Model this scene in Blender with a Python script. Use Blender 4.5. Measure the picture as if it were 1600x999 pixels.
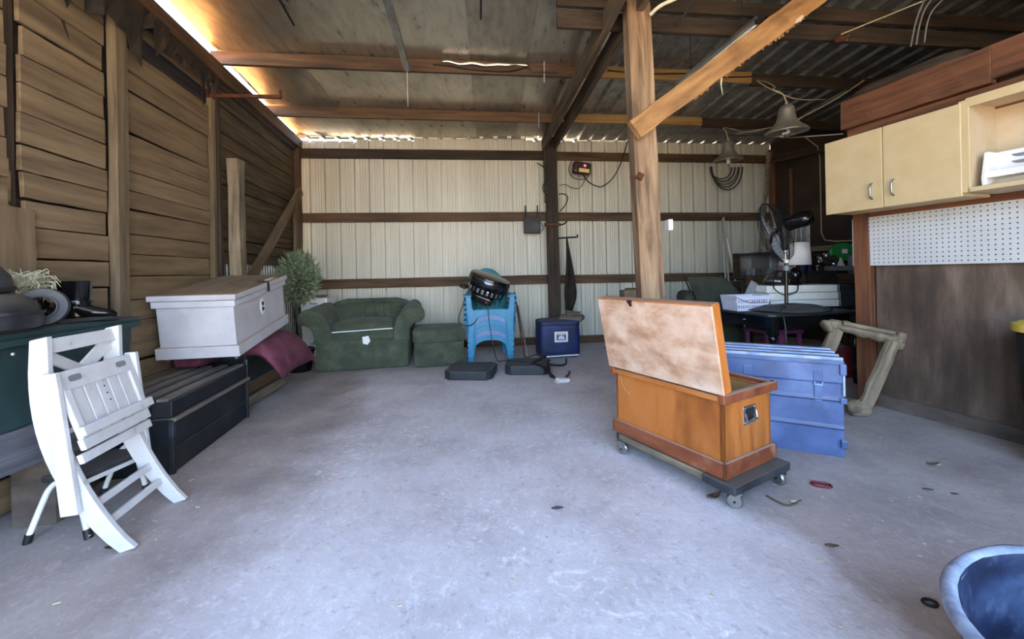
import bpy, bmesh, math, random
from mathutils import Vector, Matrix, noise as mnoise

for _o in list(bpy.data.objects):
    bpy.data.objects.remove(_o, do_unlink=True)
S = bpy.context.scene
COL = S.collection
random.seed(7)

# ------------------------------------------------------------------ camera
cam_d = bpy.data.cameras.new('camera')
cam = bpy.data.objects.new('camera', cam_d)
COL.objects.link(cam)
cam_d.sensor_width = 36.0
cam_d.lens = 36.0 * 628 / 1600
cam_d.shift_y = -(499.5 - 427) / 1600
cam_d.clip_start = 0.02
cr, sr = math.cos(0.02), math.sin(0.02)
cam.matrix_world = Matrix(((cr, sr, 0, 0), (0, 0, -1, 0), (-sr, cr, 0, 1.2), (0, 0, 0, 1)))
S.camera = cam

# ------------------------------------------------------------------ sky, sun, exposure
W = bpy.data.worlds.new('sky')
S.world = W
W.use_nodes = True
wn = W.node_tree
bgn = wn.nodes['Background']
sky = wn.nodes.new('ShaderNodeTexSky')
sky.sky_type = 'NISHITA'
sky.sun_disc = False
sky.sun_elevation = math.radians(50)
sky.sun_rotation = math.radians(60)
sky.air_density = 1.0
sky.dust_density = 2.5
wn.links.new(sky.outputs[0], bgn.inputs[0])
bgn.inputs[1].default_value = 0.45
sun_d = bpy.data.lights.new('sun', 'SUN')
sun_d.energy = 40.0
sun_d.angle = math.radians(0.6)
sun_d.color = (1.0, 0.9, 0.74)
sun = bpy.data.objects.new('sun', sun_d)
COL.objects.link(sun)
# the sun stands high to the right and behind the building: all openings are in shade
sun.rotation_euler = Vector((-0.70, -0.12, -0.85)).to_track_quat('-Z', 'Y').to_euler()
S.view_settings.view_transform = 'Standard'
S.view_settings.look = 'None'
S.view_settings.gamma = 1
S.view_settings.use_curve_mapping = False
S.view_settings.exposure = 2.6

# ------------------------------------------------------------------ helpers: colour and materials
def lin(h):
    if not isinstance(h, str):
        return tuple(h)[:3]
    h = h.lstrip('#')
    v = [int(h[i:i + 2], 16) / 255 for i in (0, 2, 4)]
    return tuple(x / 12.92 if x <= 0.04045 else ((x + 0.055) / 1.055) ** 2.4 for x in v)

def mat(name, cols, scale=(6, 6, 6), rough=0.6, metal=0.0, bump=0.0, dust=0.0, dustc='#7d746a', stain=None, detail=7,
        rvar=0.0, emit=None, spec=0.5, trans=0.0, sheen=0.0, dist=0.0, pos=None):
    m = bpy.data.materials.new(name)
    m.use_nodes = True
    t = m.node_tree
    N, Lk = t.nodes, t.links
    b = N['Principled BSDF']
    b.inputs['Roughness'].default_value = rough
    b.inputs['Metallic'].default_value = metal
    b.inputs['Specular IOR Level'].default_value = spec
    if trans:
        b.inputs['Transmission Weight'].default_value = trans
    if sheen:
        b.inputs['Sheen Weight'].default_value = sheen
    if emit:
        b.inputs['Emission Color'].default_value = (*lin(emit[0]), 1)
        b.inputs['Emission Strength'].default_value = emit[1]
    cols = [cols] if isinstance(cols, str) else cols
    if len(cols) == 1 and not bump and not dust and not stain:
        b.inputs['Base Color'].default_value = (*lin(cols[0]), 1)
        return m
    tc = N.new('ShaderNodeTexCoord')
    oi = N.new('ShaderNodeObjectInfo')
    mul = N.new('ShaderNodeMath'); mul.operation = 'MULTIPLY'; mul.inputs[1].default_value = 41.0
    Lk.new(oi.outputs['Random'], mul.inputs[0])
    add = N.new('ShaderNodeVectorMath'); add.operation = 'ADD'
    Lk.new(tc.outputs['Object'], add.inputs[0]); Lk.new(mul.outputs[0], add.inputs[1])
    mp = N.new('ShaderNodeMapping'); mp.inputs['Scale'].default_value = scale
    Lk.new(add.outputs[0], mp.inputs[0])
    nz = N.new('ShaderNodeTexNoise'); nz.inputs['Scale'].default_value = 1.0
    nz.inputs['Detail'].default_value = detail; nz.inputs['Roughness'].default_value = 0.62
    nz.inputs['Distortion'].default_value = dist
    Lk.new(mp.outputs[0], nz.inputs['Vector'])
    rp = N.new('ShaderNodeValToRGB')
    el = rp.color_ramp.elements
    n = len(cols)
    ps = pos or ([0.5] if n == 1 else [0.3 + 0.4 * i / (n - 1) for i in range(n)])
    el[0].position = ps[0]; el[0].color = (*lin(cols[0]), 1)
    el[1].position = ps[-1]; el[1].color = (*lin(cols[-1]), 1)
    for i in range(1, n - 1):
        e = el.new(ps[i]); e.color = (*lin(cols[i]), 1)
    Lk.new(nz.outputs[0], rp.inputs[0])
    c = rp.outputs[0]
    if stain:   # (colour, scale, low, high, strength)
        n2 = N.new('ShaderNodeTexNoise'); n2.inputs['Scale'].default_value = 1
        n2.inputs['Detail'].default_value = 5
        m2 = N.new('ShaderNodeMapping')
        sc = stain[1] if isinstance(stain[1], tuple) else (stain[1],) * 3
        m2.inputs['Scale'].default_value = sc
        Lk.new(add.outputs[0], m2.inputs[0]); Lk.new(m2.outputs[0], n2.inputs['Vector'])
        r2 = N.new('ShaderNodeMapRange'); r2.inputs[1].default_value = stain[2]; r2.inputs[2].default_value = stain[3]
        r2.inputs[4].default_value = stain[4]
        Lk.new(n2.outputs[0], r2.inputs[0])
        mx = N.new('ShaderNodeMix'); mx.data_type = 'RGBA'
        Lk.new(r2.outputs[0], mx.inputs[0]); Lk.new(c, mx.inputs[6]); mx.inputs[7].default_value = (*lin(stain[0]), 1)
        c = mx.outputs[2]
    if dust:
        ge = N.new('ShaderNodeNewGeometry')
        sx = N.new('ShaderNodeSeparateXYZ'); Lk.new(ge.outputs['Normal'], sx.inputs[0])
        r3 = N.new('ShaderNodeMapRange'); r3.inputs[1].default_value = 0.35; r3.inputs[2].default_value = 0.95
        r3.inputs[4].default_value = dust
        Lk.new(sx.outputs[2], r3.inputs[0])
        mx = N.new('ShaderNodeMix'); mx.data_type = 'RGBA'
        Lk.new(r3.outputs[0], mx.inputs[0]); Lk.new(c, mx.inputs[6]); mx.inputs[7].default_value = (*lin(dustc), 1)
        c = mx.outputs[2]
        ra = N.new('ShaderNodeMapRange'); ra.inputs[3].default_value = rough; ra.inputs[4].default_value = max(rough, 0.85)
        Lk.new(r3.outputs[0], ra.inputs[0]); Lk.new(ra.outputs[0], b.inputs['Roughness'])
    elif rvar:
        ra = N.new('ShaderNodeMapRange'); ra.inputs[3].default_value = rough - rvar; ra.inputs[4].default_value = rough + rvar
        Lk.new(nz.outputs[0], ra.inputs[0]); Lk.new(ra.outputs[0], b.inputs['Roughness'])
    Lk.new(c, b.inputs['Base Color'])
    if bump:
        bp = N.new('ShaderNodeBump'); bp.inputs['Strength'].default_value = bump; bp.inputs['Distance'].default_value = 0.01
        Lk.new(nz.outputs[0], bp.inputs['Height']); Lk.new(bp.outputs[0], b.inputs['Normal'])
    return m

M = {}
G = (1.6, 22, 22)      # grain runs along local x
M['plank'] = mat('painted_plank', ['#5a4936', '#77634a', '#8a765a'], (1.2, 16, 14), 0.85, bump=0.35, stain=('#54483a', (1.0, 4, 3), 0.52, 0.8, 0.6), dust=0.4)
M['plank_dark'] = mat('bare_plank', ['#2e241a', '#55452f', '#6b593e'], (1.2, 26, 16), 0.85, bump=0.4, stain=('#332619', (0.9, 3, 4), 0.52, 0.75, 0.7), dust=0.3, dist=1.0)
M['post_tan'] = mat('tan_post', ['#463a2c', '#6b5b45', '#7c6c54'], G, 0.85, bump=0.4, stain=('#4c3c2a', 1.5, 0.55, 0.8, 0.5))
M['lumber'] = mat('brown_lumber', ['#33261b', '#573f2c', '#6b513a'], G, 0.75, bump=0.35, stain=('#241912', (1.0, 3, 3), 0.5, 0.75, 0.7), dust=0.3)
M['lumber_dark'] = mat('dark_lumber', ['#1c1612', '#372b21', '#48392b'], G, 0.8, bump=0.4, stain=('#14100c', (1.2, 4, 4), 0.5, 0.72, 0.7))
M['lumber_grey'] = mat('grey_lumber', ['#2c241d', '#574838', '#6f5f4c'], G, 0.8, bump=0.4, stain=('#1a1410', (1.2, 4, 4), 0.5, 0.72, 0.7))
M['lumber_new'] = mat('pale_lumber', ['#7a5a32', '#957444', '#a68653'], G, 0.7, bump=0.25, stain=('#7c5430', 1.5, 0.55, 0.8, 0.4))
M['lumber_red'] = mat('red_brown_lumber', ['#43291c', '#673e26', '#7a5032'], G, 0.75, bump=0.3, dust=0.3)
M['slab'] = mat('rough_slab', ['#6b4a2c', '#936a40', '#ab8553'], (2, 14, 14), 0.8, bump=0.5, stain=('#5a3c22', 4, 0.58, 0.75, 0.6))
M['post_fresh'] = mat('sawn_post', ['#523d2c', '#856a4f', '#a68a6c'], (1.1, 13, 13), 0.8, bump=0.4, stain=('#4c3a2a', (0.7, 3, 3), 0.46, 0.7, 0.75), dist=1.2)
M['metal_wall'] = mat('white_panel', ['#c2beb0', '#d2cec2'], (3, 3, 0.6), 0.42, bump=0.03, stain=('#a8a28c', (1.2, 1, 0.5), 0.52, 0.78, 0.4))
M['metal_roof'] = mat('galvanised_roof', ['#6a6a68', '#8f8f8c', '#a3a29c'], (9, 9, 9), 0.38, metal=0.7, bump=0.05)
M['foil'] = mat('foil_facing', ['#a8a49a', '#c2bdb0', '#d0cbbd'], (14, 4, 5), 0.30, metal=0.85, bump=0.05, stain=('#6f6a60', 1.2, 0.5, 0.8, 0.5), rvar=0.1)
M['foil2'] = mat('foil_facing_dull', ['#8f8b82', '#a8a498', '#b8b3a6'], (14, 4, 5), 0.36, metal=0.8, bump=0.05, stain=('#66604f', 1.2, 0.5, 0.8, 0.5), rvar=0.1)
M['black'] = mat('black_plain', ['#101010', '#1c1c1d'], (9, 9, 9), 0.55)
M['black_gloss'] = mat('black_gloss', ['#0a0a0b', '#141416'], (6, 6, 6), 0.16)
M['black_dusty'] = mat('black_dusty', ['#16181c', '#24272c', '#33373d'], (7, 7, 7), 0.5, bump=0.15, dust=0.6, dustc='#5c5a5a')
M['trunk_lid'] = mat('black_lid_paint', ['#0c1014', '#161b22', '#242a32'], (5, 5, 5), 0.5, bump=0.2, dust=0.2, dustc='#5a5a5c')
M['black_trunk'] = mat('black_trunk_paint', ['#0c1014', '#161b22', '#39424c'], (5, 5, 5), 0.45, bump=0.2, dust=0.8, dustc='#83817e', pos=[0.3, 0.58, 0.78])
M['rubber_dusty'] = mat('dusty_rubber', ['#1a1c20', '#2b2e34', '#44464a'], (8, 8, 8), 0.5, bump=0.1, dust=0.55, dustc='#6d675c')
M['tub'] = mat('tub_rubber', ['#141a28', '#26304a', '#41506a'], (5, 5, 9), 0.5, bump=0.6, stain=('#7484a0', 13, 0.56, 0.72, 0.4), spec=0.3)
M['tub_rim'] = mat('tub_rim', ['#5c6779', '#8692a6', '#a5b0c0'], (14, 14, 14), 0.6, bump=0.3, stain=('#465062', 6, 0.5, 0.7, 0.5))
M['white'] = mat('white_paint', ['#d4d4d2', '#e8e8e6'], (5, 5, 5), 0.5, bump=0.04)
M['white_wood'] = mat('worn_white_wood', ['#8d867e', '#c8c8c8', '#d6d6d8'], (3, 14, 14), 0.5, bump=0.12, pos=[0.22, 0.36, 0.7], dust=0.15, dustc='#c8c0b4')
M['chest_white'] = mat('chest_paint', ['#b2afb3', '#bfbdc2', '#c9c7cb'], (4, 4, 4), 0.5, bump=0.05, dust=0.85, dustc='#a08a72', stain=('#a9a29c', 2.5, 0.6, 0.85, 0.4))
M['chest_lid'] = mat('dusty_lid_board', ['#67563f', '#7f6d58', '#917f6b'], (3, 9, 9), 0.85, bump=0.1)
M['green_vel'] = mat('green_velvet', ['#323a2f', '#424a3b', '#545c4a'], (6, 6, 6), 0.9, bump=0.2, sheen=0.08, dust=0.12, dustc='#5c6650', detail=5)
M['maroon'] = mat('maroon_cloth', ['#451c2c', '#662d42', '#7c4456'], (6, 6, 6), 0.85, bump=0.3, dust=0.25, dustc='#8c6066')
M['teal_plastic'] = mat('blue_resin', ['#1c7aa6', '#2b8cb6'], (6, 6, 6), 0.42, stain=('#5890a8', 3, 0.5, 0.8, 0.4), dust=0.6, dustc='#7d90b0')
M['teal_back'] = mat('teal_resin', ['#2a7886', '#388a98', '#4a98a4'], (6, 6, 6), 0.5, bump=0.1)
M['bin_green'] = mat('dark_green_bin', ['#16282a', '#21383a', '#2d474a'], (3, 3, 2), 0.5, bump=0.06, dust=0.6, dustc='#4e5450', stain=('#3e5052', 2.5, 0.55, 0.8, 0.6))
M['grey_wood'] = mat('grey_beam', ['#36363c', '#4e4e56', '#62626a'], G, 0.85, bump=0.4, dust=0.4, dustc='#8a8784')
M['old_wood'] = mat('weathered_wood', ['#53483a', '#7b6d5a', '#9a8b74'], (2, 22, 22), 0.85, bump=0.5, stain=('#4a443c', 3, 0.5, 0.75, 0.5))
M['pine'] = mat('orange_pine', ['#824618', '#ae662a', '#bf7a3e'], (3.0, 9, 1.2), 0.38, bump=0.06, stain=('#6e3a12', (6, 6, 1.6), 0.5, 0.7, 0.65), dust=0.5, dustc='#a8988a', dist=0.5)
M['pine_red'] = mat('red_pine', ['#5c2b16', '#7c4125', '#8e5536'], (2, 9, 9), 0.5, bump=0.1, dust=0.6, dustc='#b7a496', stain=('#c79072', 9, 0.58, 0.75, 0.4))
M['lid_raw'] = mat('worn_lid_face', ['#a2785a', '#c8a58a', '#d8c2b0'], (6, 9, 9), 0.7, bump=0.08, stain=('#8f6443', 6, 0.52, 0.7, 0.55), dist=0.3)
M['inside_wood'] = mat('bare_inside_wood', ['#a87c48', '#c49a62'], (2, 9, 9), 0.7)
M['blue_chest'] = mat('blue_chest_paint', ['#37486f', '#475b88', '#586d98'], (4, 4, 4), 0.42, bump=0.15, stain=('#7f93bd', 3.0, 0.56, 0.75, 0.5), dust=0.7, dustc='#8a8d96')
M['blue_edge'] = mat('worn_blue_edge', ['#5f76a8', '#8ea2c8', '#a9b8d6'], (8, 8, 8), 0.5)
M['grey_slat'] = mat('dusty_grey_slat', ['#6f7078', '#8b8c92', '#9c9da0'], (2, 12, 12), 0.8, bump=0.1)
M['cooler'] = mat('navy_nylon', ['#0a173c', '#0f204c', '#172d66'], (5, 5, 5), 0.55, bump=0.2, dust=0.7, dustc='#4e4f60')
M['steel'] = mat('dull_steel', ['#8a8a88', '#a8a8a6'], (12, 12, 12), 0.35, metal=0.9)
M['chrome'] = mat('chrome', '#d2d2d4', rough=0.12, metal=1.0)
M['dark_chrome'] = mat('dark_chrome', '#55585f', rough=0.14, metal=0.9)
M['slat_dust'] = mat('dusty_tan_slat', ['#57504a', '#716a62', '#857d74'], (2, 12, 12), 0.85, bump=0.1)
M['rust'] = mat('rusty_iron', ['#3a2018', '#5c3424', '#6e4430'], (14, 14, 14), 0.75, metal=0.2, bump=0.2)
M['iron'] = mat('dark_iron', ['#1c1a18', '#2c2926'], (14, 14, 14), 0.6, metal=0.4)
M['bell'] = mat('aged_aluminium', ['#7c7468', '#958c7e', '#a69d8e'], (8, 8, 8), 0.4, metal=0.7, dust=0.3, dustc='#8a7c68')
M['glass'] = mat('clear_glass', '#f4f6f6', rough=0.04, trans=1.0)
M['plastic_clear'] = mat('cloudy_plastic', '#c9cccc', rough=0.25, trans=0.85)
M['cream'] = mat('cream_laminate', ['#bba57c', '#c6b18a'], (7, 7, 7), 0.45, bump=0.02)
M['cream_in'] = mat('cream_inside', ['#b8a486', '#c4b298'], (9, 9, 9), 0.6)
M['ply'] = mat('stained_plywood', ['#382c25', '#564639', '#77655a'], (7, 7, 1.3), 0.8, bump=0.1, stain=('#2c2521', (2.5, 2.5, 1.8), 0.48, 0.7, 0.7), dust=0.2)
M['ply_strip'] = mat('scuffed_base_strip', ['#3f3731', '#554b44', '#655b52'], (4, 9, 9), 0.85, bump=0.1)
M['brown_wall'] = mat('brown_board', ['#20140c', '#352215', '#45301d'], (2, 9, 3), 0.75, bump=0.1, stain=('#1c120b', 1.3, 0.5, 0.75, 0.7))
M['leafy'] = mat('olive_leaf', ['#46523c', '#6e7c5e', '#9ea88a'], (25, 25, 25), 0.65)
M['bark'] = mat('grey_bark', ['#3b352e', '#57504a'], (9, 9, 9), 0.85, bump=0.3)
M['canvas_dark'] = mat('dark_olive_canvas', ['#23261f', '#31352b', '#3c4034'], (7, 7, 7), 0.85, bump=0.15)
M['cord_tan'] = mat('tan_cord', '#b0a286', rough=0.7)
M['cord_black'] = mat('black_cord', '#151414', rough=0.5)
M['cord_grey'] = mat('grey_cord', '#5a5a55', rough=0.6)
M['cord_white'] = mat('white_cord', '#d2ccb8', rough=0.6)
M['red'] = mat('red_plastic', ['#5e0d14', '#7c141c'], (6, 6, 6), 0.5)
M['red_dark'] = mat('dark_red_case', ['#34070b', '#4c0c12'], (9, 9, 9), 0.4)
M['red_glow'] = mat('red_lamp', '#ff3048', emit=('#ff2038', 3.0))
M['yellow'] = mat('yellow_plastic', ['#d8bc48', '#e6cc60'], (6, 6, 6), 0.45)
M['lime'] = mat('lime_cloth', ['#8aa040', '#aac058'], (6, 6, 6), 0.8, bump=0.2)
M['green'] = mat('green_plastic', ['#1c7a38', '#2a9048'], (6, 6, 6), 0.45)
M['grey_plastic'] = mat('grey_plastic', ['#6e7278', '#868a90'], (6, 6, 6), 0.5)
M['lilac_plastic'] = mat('pale_lilac_plastic', ['#b9bdd6', '#cdd0e4'], (6, 6, 6), 0.5)
M['paper'] = mat('paper', '#e9e9e6', rough=0.8)
M['shade'] = mat('lamp_shade_cloth', ['#d8d4d6', '#e6e2e4'], (30, 30, 4), 0.85)
M['card'] = mat('brown_card', ['#6e5e4c', '#86745e'], (6, 6, 6), 0.85, dust=0.3)
M['dusty_cloth'] = mat('dusty_grey_cloth', ['#57504a', '#6d655c'], (9, 9, 9), 0.9, bump=0.3)
M['pink'] = mat('pale_pink_plastic', ['#a88484', '#bc9a98'], (6, 6, 6), 0.5)
M['purple'] = mat('plum_paint', ['#5e2a50', '#743a64'], (6, 6, 6), 0.5)
M['label_yellow'] = mat('yellow_label', ['#d8c878', '#e8dc98'], (40, 40, 40), 0.6)
M['fluff'] = mat('pale_fibre', ['#8e8a6a', '#b8b498', '#d0ceb8'], (30, 30, 30), 0.9)
M['tar'] = mat('torn_black_felt', ['#17120f', '#241c18', '#33291f'], (10, 10, 10), 0.9, bump=0.3)
M['grey_tread'] = mat('dark_tread', ['#26282c', '#3b3d42'], (12, 12, 12), 0.7, dust=0.5, dustc='#6d6a68')
M['leaf_dry'] = mat('dry_leaf', ['#4a382a', '#66503c'], (12, 12, 12), 0.9)
M['outside'] = mat('outside_dirt', ['#4c443a', '#5e5548', '#6a6054'], (1, 1, 1), 0.95)
M['bounce_orange'] = mat('orange_bounce', ['#dc8434', '#e69c4c', '#ecb064'], (1, 4, 4), 0.7)  # orange to warm the sunlight this added reflector sends through the eave gap

# ------------------------------------------------------------------ helpers: geometry
class MB:
    def __init__(self):
        self.v, self.f, self.m, self.mi = [], [], [], 0
    def add(self, vs, fs):
        o = len(self.v)
        self.v += [tuple(p) for p in vs]
        for f in fs:
            self.f.append([i + o for i in f]); self.m.append(self.mi)
        return self
    def box(self, c, s, R=None, taper=None):
        x, y, z = s[0] / 2, s[1] / 2, s[2] / 2
        vs = [Vector((a * x, b * y, d * z)) for d in (-1, 1) for b in (-1, 1) for a in (-1, 1)]
        if taper:
            for p in vs:
                if p.z > 0: p.x *= taper[0]; p.y *= taper[1]
        if R is not None: vs = [R @ p for p in vs]
        vs = [p + Vector(c) for p in vs]
        return self.add(vs, [(0, 2, 3, 1), (4, 5, 7, 6), (0, 1, 5, 4), (2, 6, 7, 3), (0, 4, 6, 2), (1, 3, 7, 5)])
    def bar(self, a, b, w, t, up=(0, 0, 1), wb=None):
        a, b = Vector(a), Vector(b)
        d = (b - a).normalized()
        u = Vector(up); s = d.cross(u)
        if s.length < 1e-4: s = d.cross(Vector((1, 0, 0)))
        s.normalize(); u = s.cross(d)
        vs = []
        for p, ww in ((a, w), (b, wb or w)):
            for i, j in ((-1, -1), (1, -1), (1, 1), (-1, 1)):
                vs.append(p + s * (i * ww / 2) + u * (j * t / 2))
        return self.add(vs, [(3, 2, 1, 0), (4, 5, 6, 7), (0, 1, 5, 4), (1, 2, 6, 5), (2, 3, 7, 6), (3, 0, 4, 7)])
    def tube(self, pts, r, n=8, cap=True, closed=False):
        pts = [Vector(p) for p in pts]
        k = len(pts)
        rs = r if isinstance(r, (list, tuple)) else [r] * k
        vs, fs = [], []
        ref = None
        for i, p in enumerate(pts):
            if closed: d = pts[(i + 1) % k] - pts[i - 1]
            else: d = pts[min(i + 1, k - 1)] - pts[max(i - 1, 0)]
            d.normalize()
            if ref is None:
                ref = Vector((0, 0, 1)) if abs(d.z) < 0.9 else Vector((1, 0, 0))
            s = d.cross(ref).normalized(); ref = s.cross(d).normalized()
            for j in range(n):
                a = 2 * math.pi * j / n
                vs.append(p + (s * math.cos(a) + ref * math.sin(a)) * rs[i])
        for i in range(k if closed else k - 1):
            for j in range(n):
                a, b = i * n + j, i * n + (j + 1) % n
                c, d2 = ((i + 1) % k) * n + (j + 1) % n, ((i + 1) % k) * n + j
                fs.append((a, b, c, d2))
        if cap and not closed:
            fs.append(tuple(range(n - 1, -1, -1))); fs.append(tuple(range((k - 1) * n, k * n)))
        return self.add(vs, fs)
    def lathe(self, prof, n=24, c=(0, 0, 0), sx=1, sy=1, R=None):
        vs, fs = [], []
        k = len(prof)
        for r, z in prof:
            for j in range(n):
                a = 2 * math.pi * j / n
                vs.append(Vector((r * math.cos(a) * sx, r * math.sin(a) * sy, z)))
        for i in range(k - 1):
            for j in range(n):
                fs.append((i * n + j, i * n + (j + 1) % n, (i + 1) * n + (j + 1) % n, (i + 1) * n + j))
        if R is not None: vs = [R @ p for p in vs]
        return self.add([p + Vector(c) for p in vs], fs)
    def prism(self, poly, h0, h1, ax='z', R=None, c=(0, 0, 0)):
        def P(a, b, h):
            return Vector({'z': (a, b, h), 'y': (a, h, b), 'x': (h, a, b)}[ax])
        n = len(poly)
        vs = [P(a, b, h0) for a, b in poly] + [P(a, b, h1) for a, b in poly]
        fs = [tuple(range(n - 1, -1, -1)), tuple(range(n, 2 * n))]
        for i in range(n):
            fs.append((i, (i + 1) % n, n + (i + 1) % n, n + i))
        if R is not None: vs = [R @ p for p in vs]
        return self.add([p + Vector(c) for p in vs], fs)
    def rbox(self, s, r, n=8, c=(0, 0, 0), puff=(0, 0, 0), nz=0.0, nsc=4.0, R=None):
        vs, fs = [], []
        hx = Vector((s[0] / 2, s[1] / 2, s[2] / 2))
        for ax in range(3):
            for sg in (-1, 1):
                o = len(vs)
                for i in range(n + 1):
                    for j in range(n + 1):
                        t = [0, 0, 0]
                        a, b = (ax + 1) % 3, (ax + 2) % 3
                        def E(q, half):
                            q = q / n * 2 - 1
                            return q * half
                        t[ax] = sg * hx[ax]; t[a] = E(i, hx[a]); t[b] = E(j, hx[b])
                        p = Vector(t)
                        q = Vector([max(-(hx[d] - r), min(hx[d] - r, p[d])) for d in range(3)])
                        dd = p - q
                        if dd.length > 1e-9: p = q + dd.normalized() * r
                        for d in range(3):
                            e, g = (d + 1) % 3, (d + 2) % 3
                            k = (1 - (p[e] / hx[e]) ** 2) * (1 - (p[g] / hx[g]) ** 2)
                            p[d] += puff[d] * k * (p[d] / hx[d])
                        if nz:
                            p += mnoise.noise_vector(p * nsc + Vector(c)) * nz
                        vs.append(p)
                for i in range(n):
                    for j in range(n):
                        q = (o + i * (n + 1) + j, o + (i + 1) * (n + 1) + j, o + (i + 1) * (n + 1) + j + 1, o + i * (n + 1) + j + 1)
                        fs.append(q if sg > 0 else q[::-1])
        if R is not None: vs = [R @ p for p in vs]
        return self.add([p + Vector(c) for p in vs], fs)
    def grid(self, fn, nu, nv):
        vs = [fn(i / nu, j / nv) for i in range(nu + 1) for j in range(nv + 1)]
        fs = [(i * (nv + 1) + j, (i + 1) * (nv + 1) + j, (i + 1) * (nv + 1) + j + 1, i * (nv + 1) + j + 1) for i in range(nu) for j in range(nv)]
        return self.add(vs, fs)
    def map(self, fn):
        self.v = [tuple(fn(Vector(p))) for p in self.v]; return self

def obj(name, mb, mats, parent=None, loc=(0, 0, 0), rot=(0, 0, 0), smooth=None, bevel=0.0, solid=0.0, weld=True, seg=2):
    me = bpy.data.meshes.new(name)
    me.from_pydata([tuple(p) for p in mb.v], [], mb.f)
    mats = mats if isinstance(mats, (list, tuple)) else [mats]
    for m in mats:
        me.materials.append(M[m] if isinstance(m, str) else m)
    for p, mi in zip(me.polygons, mb.m):
        p.material_index = mi
    if weld:
        bm = bmesh.new(); bm.from_mesh(me)
        bmesh.ops.remove_doubles(bm, verts=bm.verts, dist=1e-5)
        bmesh.ops.recalc_face_normals(bm, faces=bm.faces)
        bm.to_mesh(me); bm.free()
    if smooth is not None:
        for p in me.polygons: p.use_smooth = True
        me.set_sharp_from_angle(angle=math.radians(smooth))
    me.update()
    o = bpy.data.objects.new(name, me)
    COL.objects.link(o)
    o.location = loc; o.rotation_euler = rot
    if parent: o.parent = parent
    if solid:
        s = o.modifiers.new('solid', 'SOLIDIFY'); s.thickness = solid; s.offset = 0
    if bevel:
        b = o.modifiers.new('bevel', 'BEVEL'); b.width = bevel; b.segments = seg; b.limit_method = 'ANGLE'; b.angle_limit = math.radians(35)
    return o

def tag(o, label=None, cat=None, group=None, kind=None):
    if label: o['label'] = label
    if cat: o['category'] = cat
    if group: o['group'] = group
    if kind: o['kind'] = kind
    return o

def thing(name, label, cat, loc=(0, 0, 0), rz=0.0, group=None, rot=None):
    o = bpy.data.objects.new(name, None)
    o.empty_display_size = 0.1
    COL.objects.link(o)
    o.location = loc; o.rotation_euler = rot or (0, 0, rz)
    return tag(o, label, cat, group)

def beam(name, a, b, w, t, m, parent=None, up=(0, 0, 1), rough=0.0, seg=8, bevel=0.004, wb=None):
    """A length of timber from a to b: w across, t along up; grain along its own x."""
    a, b = Vector(a), Vector(b)
    L = (b - a).length
    d = (b - a).normalized(); u = Vector(up); y = u.cross(d)
    if y.length < 1e-4: y = Vector((0, 1, 0)).cross(d) if abs(d.y) < 0.9 else Vector((1, 0, 0)).cross(d)
    y.normalize(); z = d.cross(y)
    mb = MB()
    n = seg if rough else 1
    rg = random.Random(name + str(round(a.x * 97 + a.y * 31 + a.z * 57, 2)))
    vs, fs = [], []
    for i in range(n + 1):
        x = -L / 2 + L * i / n
        ww = w + ((wb or w) - w) * i / n
        for p, q in ((-1, -1), (1, -1), (1, 1), (-1, 1)):
            vs.append((x + (rg.uniform(-rough, rough) if i in (0, n) else 0), p * ww / 2 + rg.uniform(-rough, rough), q * t / 2 + rg.uniform(-rough, rough)))
    for i in range(n):
        for j in range(4):
            fs.append((i * 4 + j, (i + 1) * 4 + j, (i + 1) * 4 + (j + 1) % 4, i * 4 + (j + 1) % 4))
    fs.append((0, 1, 2, 3)); fs.append(tuple(n * 4 + k for k in (3, 2, 1, 0)))
    mb.add(vs, fs)
    o = obj(name, mb, m, parent, bevel=bevel, seg=1)
    c = (a + b) / 2
    o.matrix_basis = Matrix(((d.x, y.x, z.x, c.x), (d.y, y.y, z.y, c.y), (d.z, y.z, z.z, c.z), (0, 0, 0, 1)))
    return o

def spline(pts, k=6):
    P = [Vector(p) for p in pts]
    out = []
    for i in range(len(P) - 1):
        p0, p1, p2, p3 = P[max(i - 1, 0)], P[i], P[i + 1], P[min(i + 2, len(P) - 1)]
        for j in range(k):
            t = j / k
            out.append(0.5 * ((2 * p1) + (p2 - p0) * t + (2 * p0 - 5 * p1 + 4 * p2 - p3) * t * t + (3 * p1 - p0 - 3 * p2 + p3) * t ** 3))
    out.append(P[-1])
    return out

def wire(name, pts, r, m, parent=None, label=None, cat=None, k=6, n=6, group=None):
    o = obj(name, MB().tube(spline(pts, k), r, n), m, parent, smooth=60)
    if label: tag(o, label, cat, group)
    return o

def copy_tree(o, parent=None):
    c = o.copy(); COL.objects.link(c)
    if parent: c.parent = parent
    for ch in list(o.children):
        copy_tree(ch, c)
    return c

RZ = lambda a: Matrix.Rotation(a, 3, 'Z')
RX = lambda a: Matrix.Rotation(a, 3, 'X')
RY = lambda a: Matrix.Rotation(a, 3, 'Y')
PI = math.pi
rad = math.radians
# ================================================================== setting
def zr(y): return 3.55 - 0.04 * (y - 4)
def xl(y): return -3.36 + 0.17 * (6.35 - y)

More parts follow.
